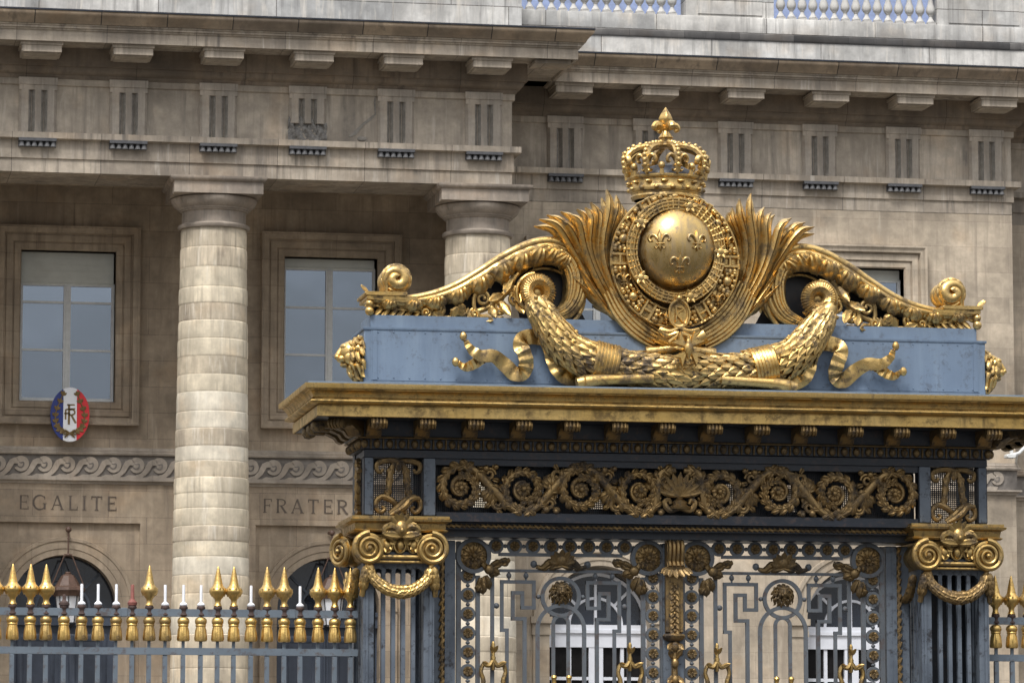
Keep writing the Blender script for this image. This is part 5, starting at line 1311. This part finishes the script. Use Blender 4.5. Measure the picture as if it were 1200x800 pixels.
# --- lion heads on the ends of the attic block
def lion(mb, c, fx, s, ax):
    """head looking along fx (unit x or -y); ax the sideways axis"""
    f = V(fx); a = V(ax); u = V((0, 0, 1)); c = V(c)
    def bl(df, da, du, r1, r2, r3, n=12):
        b = MB(); b.ball((0, 0, 0), 1, 1, 1, n, 8); b.v = [tuple(c + f * (df + x * r1) * s + a * (da + y * r2) * s + u * (du + z * r3) * s) for x, y, z in b.v]; mb.join(b)
    bl(.38, 0, .10, .42, .42, .46); bl(.66, 0, -.12, .25, .24, .17); bl(.58, 0, -.34, .19, .17, .11); bl(.60, 0, .32, .18, .30, .15)
    mb.tube([c + (f * .62 + u * .34) * s, c + (f * .76 + u * .14) * s, c + (f * .86 - u * .04) * s], [.11 * s, .12 * s, .13 * s], 9); bl(.88, 0, -.05, .10, .15, .10)
    for k in (-1, 1):
        bl(.56, k * .20, .16, .12, .09, .08); bl(.70, k * .15, -.12, .16, .11, .13); bl(.26, k * .36, .42, .10, .06, .14); bl(.62, k * .21, .14, .05, .05, .05); bl(.45, k * .30, -.10, .2, .12, .24)
    for rw, (rr, d0, L, nn) in enumerate(((.50, .36, .34, 12), (.62, .18, .42, 13), (.72, .02, .42, 13))):
        for k in range(nn):
            an = 2 * PI * (k + .5 * (rw % 2)) / nn; o = a * math.cos(an) + u * math.sin(an); sw = a * -math.sin(an) + u * math.cos(an)
            p = c + f * d0 * s + o * rr * .80 * s; q = .16 * (1 if k % 2 else -1)
            mb.tube(spline([p, p + (o * .35 + f * .10 - u * .10 + sw * q) * L * s, p + (o * .62 - f * .02 - u * .35 - sw * q) * L * s, p + (o * .70 - f * .20 - u * .75 + sw * q) * L * s], 9), [.06 * s, .10 * s, .10 * s, .08 * s, .02 * s], 7)
    bl(.12, 0, -.02, .22, .52, .60); bl(.35, 0, -.45, .16, .2, .22)
lh = MB(); c = T(424, 420, 37.25); lion(lh, (GX - UPX - .012, 37.16, T(407, 417, 37.16).z), (-1, 0, 0), .255, (0, 1, 0))
both(lh, 'lion_head', M['gold'])

# ================================================================== GATE LEAVES
LY = 37.36
lx = T(657, 700, LY).x; LW = GX - lx           # leaf centre
def U(px, py): p = T(px, py, LY); return (p.x, p.z)
ZB = .45
for s in (-1, 1):                              # jambs beside the leaves
    jm = MB(); jm.box(*sorted((GX + s * 2.31, GX + s * 2.12)), LY + .02, LY + .079, .4, 4.399)
    for a, w_ in ((2.285, .05), (2.185, .022), (2.135, .03)):
        x = GX + s * a; jm.box(x - w_, x + w_, LY - .07 + w_, LY + .08, .4, 4.40, .006)
    jm.build('jamb', M['iron'], gw)
for s in (-1, 1): jr = MB(); rope(jr, (GX + s * 2.228, LY - .03, .45), (GX + s * 2.228, LY - .03, 4.39), .026, .075); jr.build('jamb_rope', M['golda'], gw)
def rosette(mb, c, R, big=False):
    n = 12 if big else 7
    for k in range(n):
        a = 2 * PI * k / n; (mb.lobe if big else mb.leaf)((c[0] + R * .18 * math.cos(a), c[1], c[2] + R * .18 * math.sin(a)), (math.cos(a), -.12, math.sin(a)), (0, -1, 0), R * .80, R * (.44 if big else .62), .30 if big else .12, .1 if big else .5, 5)
    if big:
        for k in range(8):
            a = 2 * PI * (k + .5) / 8; mb.leaf((c[0], c[1] - .02, c[2]), (math.cos(a), -.4, math.sin(a)), (0, -1, 0), R * .45, R * .30, .1, .5, 4)
    mb.ball((c[0], c[1] - (.045 if big else .02), c[2]), R * .2, R * .2, R * .2, 10, 6)
zt_ = 4.40
hw = .985                                       # half width of the ring borders
xl, xr = lx - .90, lx + .90
fm_ = MB()
zt1 = U(657, 640.5)[1]; zr1 = U(657, 650)[1]; zr2 = U(657, 669)[1]
d0, d1 = LY - .018, LY + .018
fm_.box(lx - .60, lx + .60, d0, d1, zr1 - .016, zr1 + .016, .004); fm_.box(lx - .60, lx + .60, d0 + .002, d1 - .002, zr2 - .014, zr2 + .014, .004)
for s in (-1, 1):
    fm_.box(lx + s * .80 - .020, lx + s * .80 + .020, d0 - .004, d1 + .004, ZB, zt1 - .28, .004)
    fm_.box(lx + s * .66 - .018, lx + s * .66 + .018, d0 + .004, d1 - .004, ZB, zr2 - .02, .004)
    fm_.box(lx + s * .985 - .022, lx + s * .985 + .022, d0 - .006, d1 + .006, ZB, 4.395, .004)
fm_.box(lx - .985, lx + .985, d0 - .002, d1 + .002, ZB - .05, ZB)
R = .098
cxs = [lx + (k - 3.5) * .178 for k in range(8)]
czs = [zt1 - .285 - k * .18 for k in range(21)]
spots = [(x, zt1) for x in cxs] + [(lx + s * .895, z) for s in (-1, 1) for z in czs]
for x, z in spots: ring(fm_, x, z, .072, .026, d0 + .004, d1)
for i in range(7): fm_.ball((cxs[i] + .089, LY, zt1), .020, .02, .02, 8, 6)
for s in (-1, 1):
    fm_.ball((lx + s * (.178 * 3.5 + .085), LY, zt1), .02, .02, .02, 8, 6)
    for z in czs: fm_.ball((lx + s * .895, LY, z + .09), .022, .02, .018, 8, 6)
zb_ = U(557, 651)[1]
for s in (-1, 1): ring(fm_, lx + s * .845, zb_, .168, .038, d0 - .03, d1 + .006, 40)
# central ring and arches
rcz = U(657, 699)[1]; ring(fm_, lx, rcz, .195, .036, d0, d1, 44)
az = U(657, 737)[1]; ro = .225
def arch(mb, r, w, zc, dd):
    n = 24; mb.band([(lx + r, d0 + dd, ZB), (lx + r, d0 + dd, zc)] + [(lx + r * math.cos(PI * i / n), d0 + dd, zc + r * math.sin(PI * i / n)) for i in range(1, n)] + [(lx - r, d0 + dd, zc), (lx - r, d0 + dd, ZB)], w, .03, prof=[(-1, 0), (1, 0)])
arch(fm_, ro, .0185, az, -.004); arch(fm_, .072, .016, U(657, 730)[1], .003)
# greek key bars
key = [(594, 800), (594, 738.5), (588, 738.5), (588, 682), (625.5, 682), (625.5, 712), (612, 712), (612, 694.7), (600.8, 694.7), (600.8, 725), (612, 725)]
kz = [U(657, y)[1] for _, y in key]; kx_ = [U(x, 700)[0] - lx for x, _ in key]
kp = [(a, b) for a, b in zip(kx_, kz)]; kp[0] = (kp[0][0], ZB); kp.append((kp[-1][0] + .022, kp[-1][1])); kp.append((kp[-1][0], ZB))
for s in (-1, 1):
    q = [(lx - s * a * -1 if s > 0 else lx - a, z) for a, z in kp]
    fm_.bars(q, .0165, d0 + .004, d1 - .006)
    fm_.ball((lx + s * .62, LY, U(657, 710)[1]), .028); fm_.ball((lx + s * .215, LY, rcz), .022)
    for x in (.50, .335): fm_.ball((lx + s * x, LY, zr2 - .045), .026, .024, .03, 10, 6); fm_.tube([(lx + s * x, LY, zr2), (lx + s * x, LY, U(657, 682)[1])], .010, 6)
    fm_.ball((lx + s * .26, LY, zr2 + .065), .034, .03, .036, 10, 6)
gl = fm_.build('gate_leaf', M['tracery'], gw, (lx, LY, .4))
k = 0; r1 = None
for i, (x, z) in enumerate(spots):
    if r1 is None: m = MB(); rosette(m, (x, d0, z), .052); m.lathe([(.047, -.02), (.047, .004)], (x, d0 + .004, z), 14, axis='y'); r1 = m.build('rosette', M['goldk'], gl, (x, d0, z)); continue
    o = dup(r1, (x, d0, z), gl)
    if i >= 8 and (i - 8) % 21 > 2: o.data = o.data
m = MB(); rosette(m, (lx - .845, d0 - .01, zb_), .132, True); m.lathe([(.133, -.03), (.133, -.0), (.08, .012)], (lx - .845, d0 + .0, zb_), 32, axis='y'); b1 = m.build('corner_rosette', M['golda'], gl, (lx - .845, d0, zb_)); dup(b1, (lx + .845, d0, zb_), gl)
lm_ = MB(); lion(lm_, (lx, LY - .0, rcz + .05), (0, -1, 0), .128, (1, 0, 0)); lm_.build('lion_mask', M['goldk'], gl)
pa = MB(); zc = U(657, 659)[1]
pa.ball((lx, d0 - .02, zc + .02), .06, .04, .06)
for q in range(7):
    a = PI * (q + .5) / 7; pa.leaf((lx, d0 - .02, zc - .01), (math.cos(a) * 1.1, -.1, math.sin(a) * .8), (0, -1, 0), .15, .07, .3, .4, 5, lobes=2)
for s in (-1, 1):
    pa.lobe((lx, d0 - .03, zc - .02), (s, 0, -.1), (0, -1, 0), .16, .09); pa.lobe((lx + s * .10, d0 - .02, zc - .02), (s, 0, -.4), (0, -1, 0), .12, .07); pa.tube(spline([(lx + s * .05, d0, zc), (lx + s * .12, d0 - .02, zc + .0), (lx + s * .18, d0 - .01, zc - .05), (lx + s * .24, d0, zc - .04)], 10), [.03, .036, .026, .02], 7)
pa.build('rail_palmette', M['goldk'], gl)
for s in (-1, 1):                               # corner leaves springing from the big rosettes
    cl = MB(); p0 = V((lx + s * .70, d0 - .02, zb_ - .13))
    for (dx, dz, px, pz, L) in ((-.9, .35, -.02, .03, .24), (-.5, -.2, .0, .0, .22), (-.35, -.9, .04, -.06, .26), (.15, -1, .07, -.08, .24), (-.8, .05, -.10, .07, .20), (-.1, -.7, .07, -.12, .22), (-.7, -.6, .0, 0, .18), (-.6, .6, -.12, .05, .12), (.5, -.7, .08, -.16, .12)):
        cl.lobe(p0 + V((s * px, -.01, pz)), (s * dx, -.12, dz), (0, -1, 0), L * .55, .085, .4, .35, 6)
    cl.ball(p0 + V((0, -.03, 0)), .05, .04, .05); cl.tube(spline([p0 + V((s * .06, 0, .06)), p0, p0 + V((-s * .10, 0, .05)), p0 + V((-s * .2, 0, .10))], 8), [.03, .035, .025, .02], 7)
    cl.build('corner_acanthus', M['goldk'], gl)
    sp_ = MB(); x = lx + s * .66; zt = U(657, 752)[1]   # gilded finial of the lower panel
    sp_.lathe([(.012, .0), (.026, -.03), (.018, -.07), (.03, -.10), (.022, -.14), (.034, -.17), (.026, -.22), (.03, -.26), (.02, -.30)], (x, d0 - .03, zt), 10)
    for k in (-1, 1):
        sp_.tube(spline([(x + k * .01, d0 - .04, zt - .20), (x + k * .05, d0 - .04, zt - .25), (x + k * .12, d0 - .04, zt - .24), (x + k * .15, d0 - .04, zt - .32), (x + k * .12, d0 - .04, zt - .42), (x + k * .16, d0 - .04, zt - .55)], 16), [.02, .03, .026, .024, .03, .02], 7)
        sp_.leaf((x + k * .05, d0 - .05, zt - .26), (k * .7, -.1, .3), (0, -1, 0), .12, .06, .3, .4, 5); sp_.leaf((x, d0 - .05, zt - .12), (k * .5, -.2, .8), (0, -1, 0), .10, .05, .3, .4, 5)
    sp_.v = [(x + (a_ - x) * .78, b_, zt + (c_ - zt) * .9) for a_, b_, c_ in sp_.v]; sp_.build('gilded_finial', M['goldm'], gl)
    a = MB(); xx = lx + s * .072
    a.lathe([(.022, 0), (.03, -.02), (.018, -.05), (.026, -.09), (.03, -.2), (.02, -.3)], (xx, d0 - .02, U(657, 791)[1]), 10); a.build('gilded_socket', M['goldf'], gl)
gl2 = dup(gl, (2 * GX - lx, LY, .4), gw)

# meeting post between the leaves
mp_ = MB(); mp_.box(GX - .10, GX + .10, LY - .05, LY + .06, .4, 4.40, .01); mp_.build('meeting_post', M['iron'], gw)
mg = MB(); y = LY - .06
zz = lambda py: T(790, py, LY - .1).z
mg.sweep([(GX - .10, y), (GX + .10, y), (GX + .10, y + .12), (GX - .10, y + .12)], [(-.05, zz(632)), (.0, zz(632)), (.02, zz(628)), (.06, zz(622)), (.07, zz(621)), (.07, zz(617.5)), (-.05, zz(617.5))], True)
pr = [(0, zz(633)), (-.09, zz(634)), (-.12, zz(640)), (-.115, zz(650)), (-.09, zz(658)), (-.12, zz(664)), (-.10, zz(671)), (-.05, zz(676)), (-.035, zz(740)), (0, zz(741))]
for s0, s1 in ((-.085, .085),):
    n = len(pr); vs = [(GX + x, y + a, z) for x in (s0, s1) for a, z in pr]; mg.add(vs, [tuple(range(n)), tuple(range(2 * n - 1, n - 1, -1))] + [(i, (i + 1) % n, (i + 1) % n + n, i + n) for i in range(n)])
for q in (-.06, -.02, .02, .06): mg.tube([(GX + q, y + a - .004, z) for a, z in pr[1:6]], .02, 6)
for q in range(7):
    a = PI * (q + .5) / 7; mg.leaf((GX + .07 * math.cos(a), y - .10, zz(668) + .02), (math.cos(a) * .9, -.2, -.5 - .3 * math.sin(a)), (0, -1, 0), .12, .06, .3, .4, 5); 
for i in range(9):
    z_ = zz(682) - i * .055
    for s in (-1, 1): mg.leaf((GX, y - .04, z_), (s * .5, -.1, -.8), (0, -1, 0), .075, .05, .2, .4, 4)
    mg.ball((GX, y - .05, z_ - .02), .018)
for s in (-1, 1): mg.box(GX + s * .072 - .012, GX + s * .072 + .012, y - .05, y, zz(740), zz(676))
for i in range(5): mg.ball((GX - .08 + .04 * i, y - .04, zz(745)), .024)
mg.lathe([(.09, 0), (.11, -.02), (.10, -.05), (.07, -.07)], (GX, y, zz(742)), 16)
for i in range(14):
    z_ = zz(752) - i * .16
    for s in (-1, 1): mg.leaf((GX, y - .03, z_), (s * .55, -.2, .8 if i % 2 else -.5), (0, -1, 0), .13, .07, .3, .5, 5, lobes=2)
    mg.ball((GX, y - .06, z_ - .04), .035, .03, .05); mg.tube([(GX, y - .03, z_), (GX, y - .03, z_ - .16)], .03, 7)
mg.build('gilded_meeting_ornament', M['golda'], gw)
bp_ = MB(); bp_.box(GX - 2.35, GX + 2.35, LY - .3, LY + .3, 0, .35); bp_.build('threshold', M['wing'], gw)

# ================================================================== LIGHT, SKY, CAMERA
w = bpy.data.worlds.new('World'); S.world = w; w.use_nodes = True; nt = w.node_tree
bg = nt.nodes['Background']; sky = nt.nodes.new('ShaderNodeTexSky'); sky.sky_type = 'NISHITA'; sky.sun_disc = False
SUN_EL, SUN_AZ = math.radians(57), math.radians(212)      # azimuth clockwise from +Y
sky.sun_elevation = SUN_EL; sky.sun_rotation = SUN_AZ; sky.dust_density = 4; sky.air_density = 1.2; sky.ozone_density = 1
tc = nt.nodes.new('ShaderNodeTexCoord'); nz = nt.nodes.new('ShaderNodeTexNoise'); nz.inputs['Scale'].default_value = 7.0; nz.inputs['Detail'].default_value = 7; nz.inputs['Roughness'].default_value = .58
mpn = nt.nodes.new('ShaderNodeMapping'); mpn.inputs['Scale'].default_value = (1, 1, 2.2); nt.links.new(tc.outputs['Generated'], mpn.inputs[0]); nt.links.new(mpn.outputs[0], nz.inputs['Vector'])
mr = nt.nodes.new('ShaderNodeMapRange'); nt.links.new(nz.outputs['Fac'], mr.inputs[0])
for i, v in enumerate((.32, .68, .35, 1.0)): mr.inputs[1 + i].default_value = v
hs = nt.nodes.new('ShaderNodeHueSaturation'); hs.inputs['Saturation'].default_value = .35; nt.links.new(sky.outputs[0], hs.inputs['Color'])
cl = nt.nodes.new('ShaderNodeMix'); cl.data_type = 'RGBA'; cl.blend_type = 'MIX'
nt.links.new(mr.outputs[0], cl.inputs[0]); nt.links.new(hs.outputs[0], cl.inputs[6]); cl.inputs[7].default_value = (7.3, 7.4, 7.65, 1)
sx = nt.nodes.new('ShaderNodeSeparateXYZ'); nt.links.new(tc.outputs['Generated'], sx.inputs[0])
el = nt.nodes.new('ShaderNodeMapRange'); nt.links.new(sx.outputs[2], el.inputs[0])     # overcast sky: zenith about three times the horizon
for i, v in enumerate((0.0, 1.0, .20, 1.45)): el.inputs[1 + i].default_value = v
ml = nt.nodes.new('ShaderNodeVectorMath'); ml.operation = 'SCALE'; nt.links.new(cl.outputs[2], ml.inputs[0]); nt.links.new(el.outputs[0], ml.inputs['Scale'])
nt.links.new(ml.outputs[0], bg.inputs['Color']); bg.inputs['Strength'].default_value = .115
sl = bpy.data.lights.new('sun', 'SUN'); sl.energy = 1.5; sl.angle = math.radians(15); sl.color = (1, .975, .95)
so = bpy.data.objects.new('sun', sl); COL.objects.link(so)
d = V((math.sin(SUN_AZ) * math.cos(SUN_EL), math.cos(SUN_AZ) * math.cos(SUN_EL), math.sin(SUN_EL)))
so.rotation_euler = d.to_track_quat('Z', 'Y').to_euler(); so.location = (0, 0, 60)

cd = bpy.data.cameras.new('camera'); cd.sensor_width = 36; cd.lens = F_PX / 1200 * 36; cd.clip_end = 3000; cd.clip_start = .5
cd.dof.use_dof = True; cd.dof.focus_distance = 38.5; cd.dof.aperture_fstop = 15
co_ = bpy.data.objects.new('camera', cd); COL.objects.link(co_); co_.location = CAM
co_.rotation_euler = FW.to_track_quat('-Z', 'Y').to_euler(); S.camera = co_
S.view_settings.view_transform = 'Standard'; S.view_settings.look = 'None'; S.view_settings.exposure = .94; S.view_settings.gamma = 1
S.cycles.max_bounces = 6; S.cycles.use_denoising = True
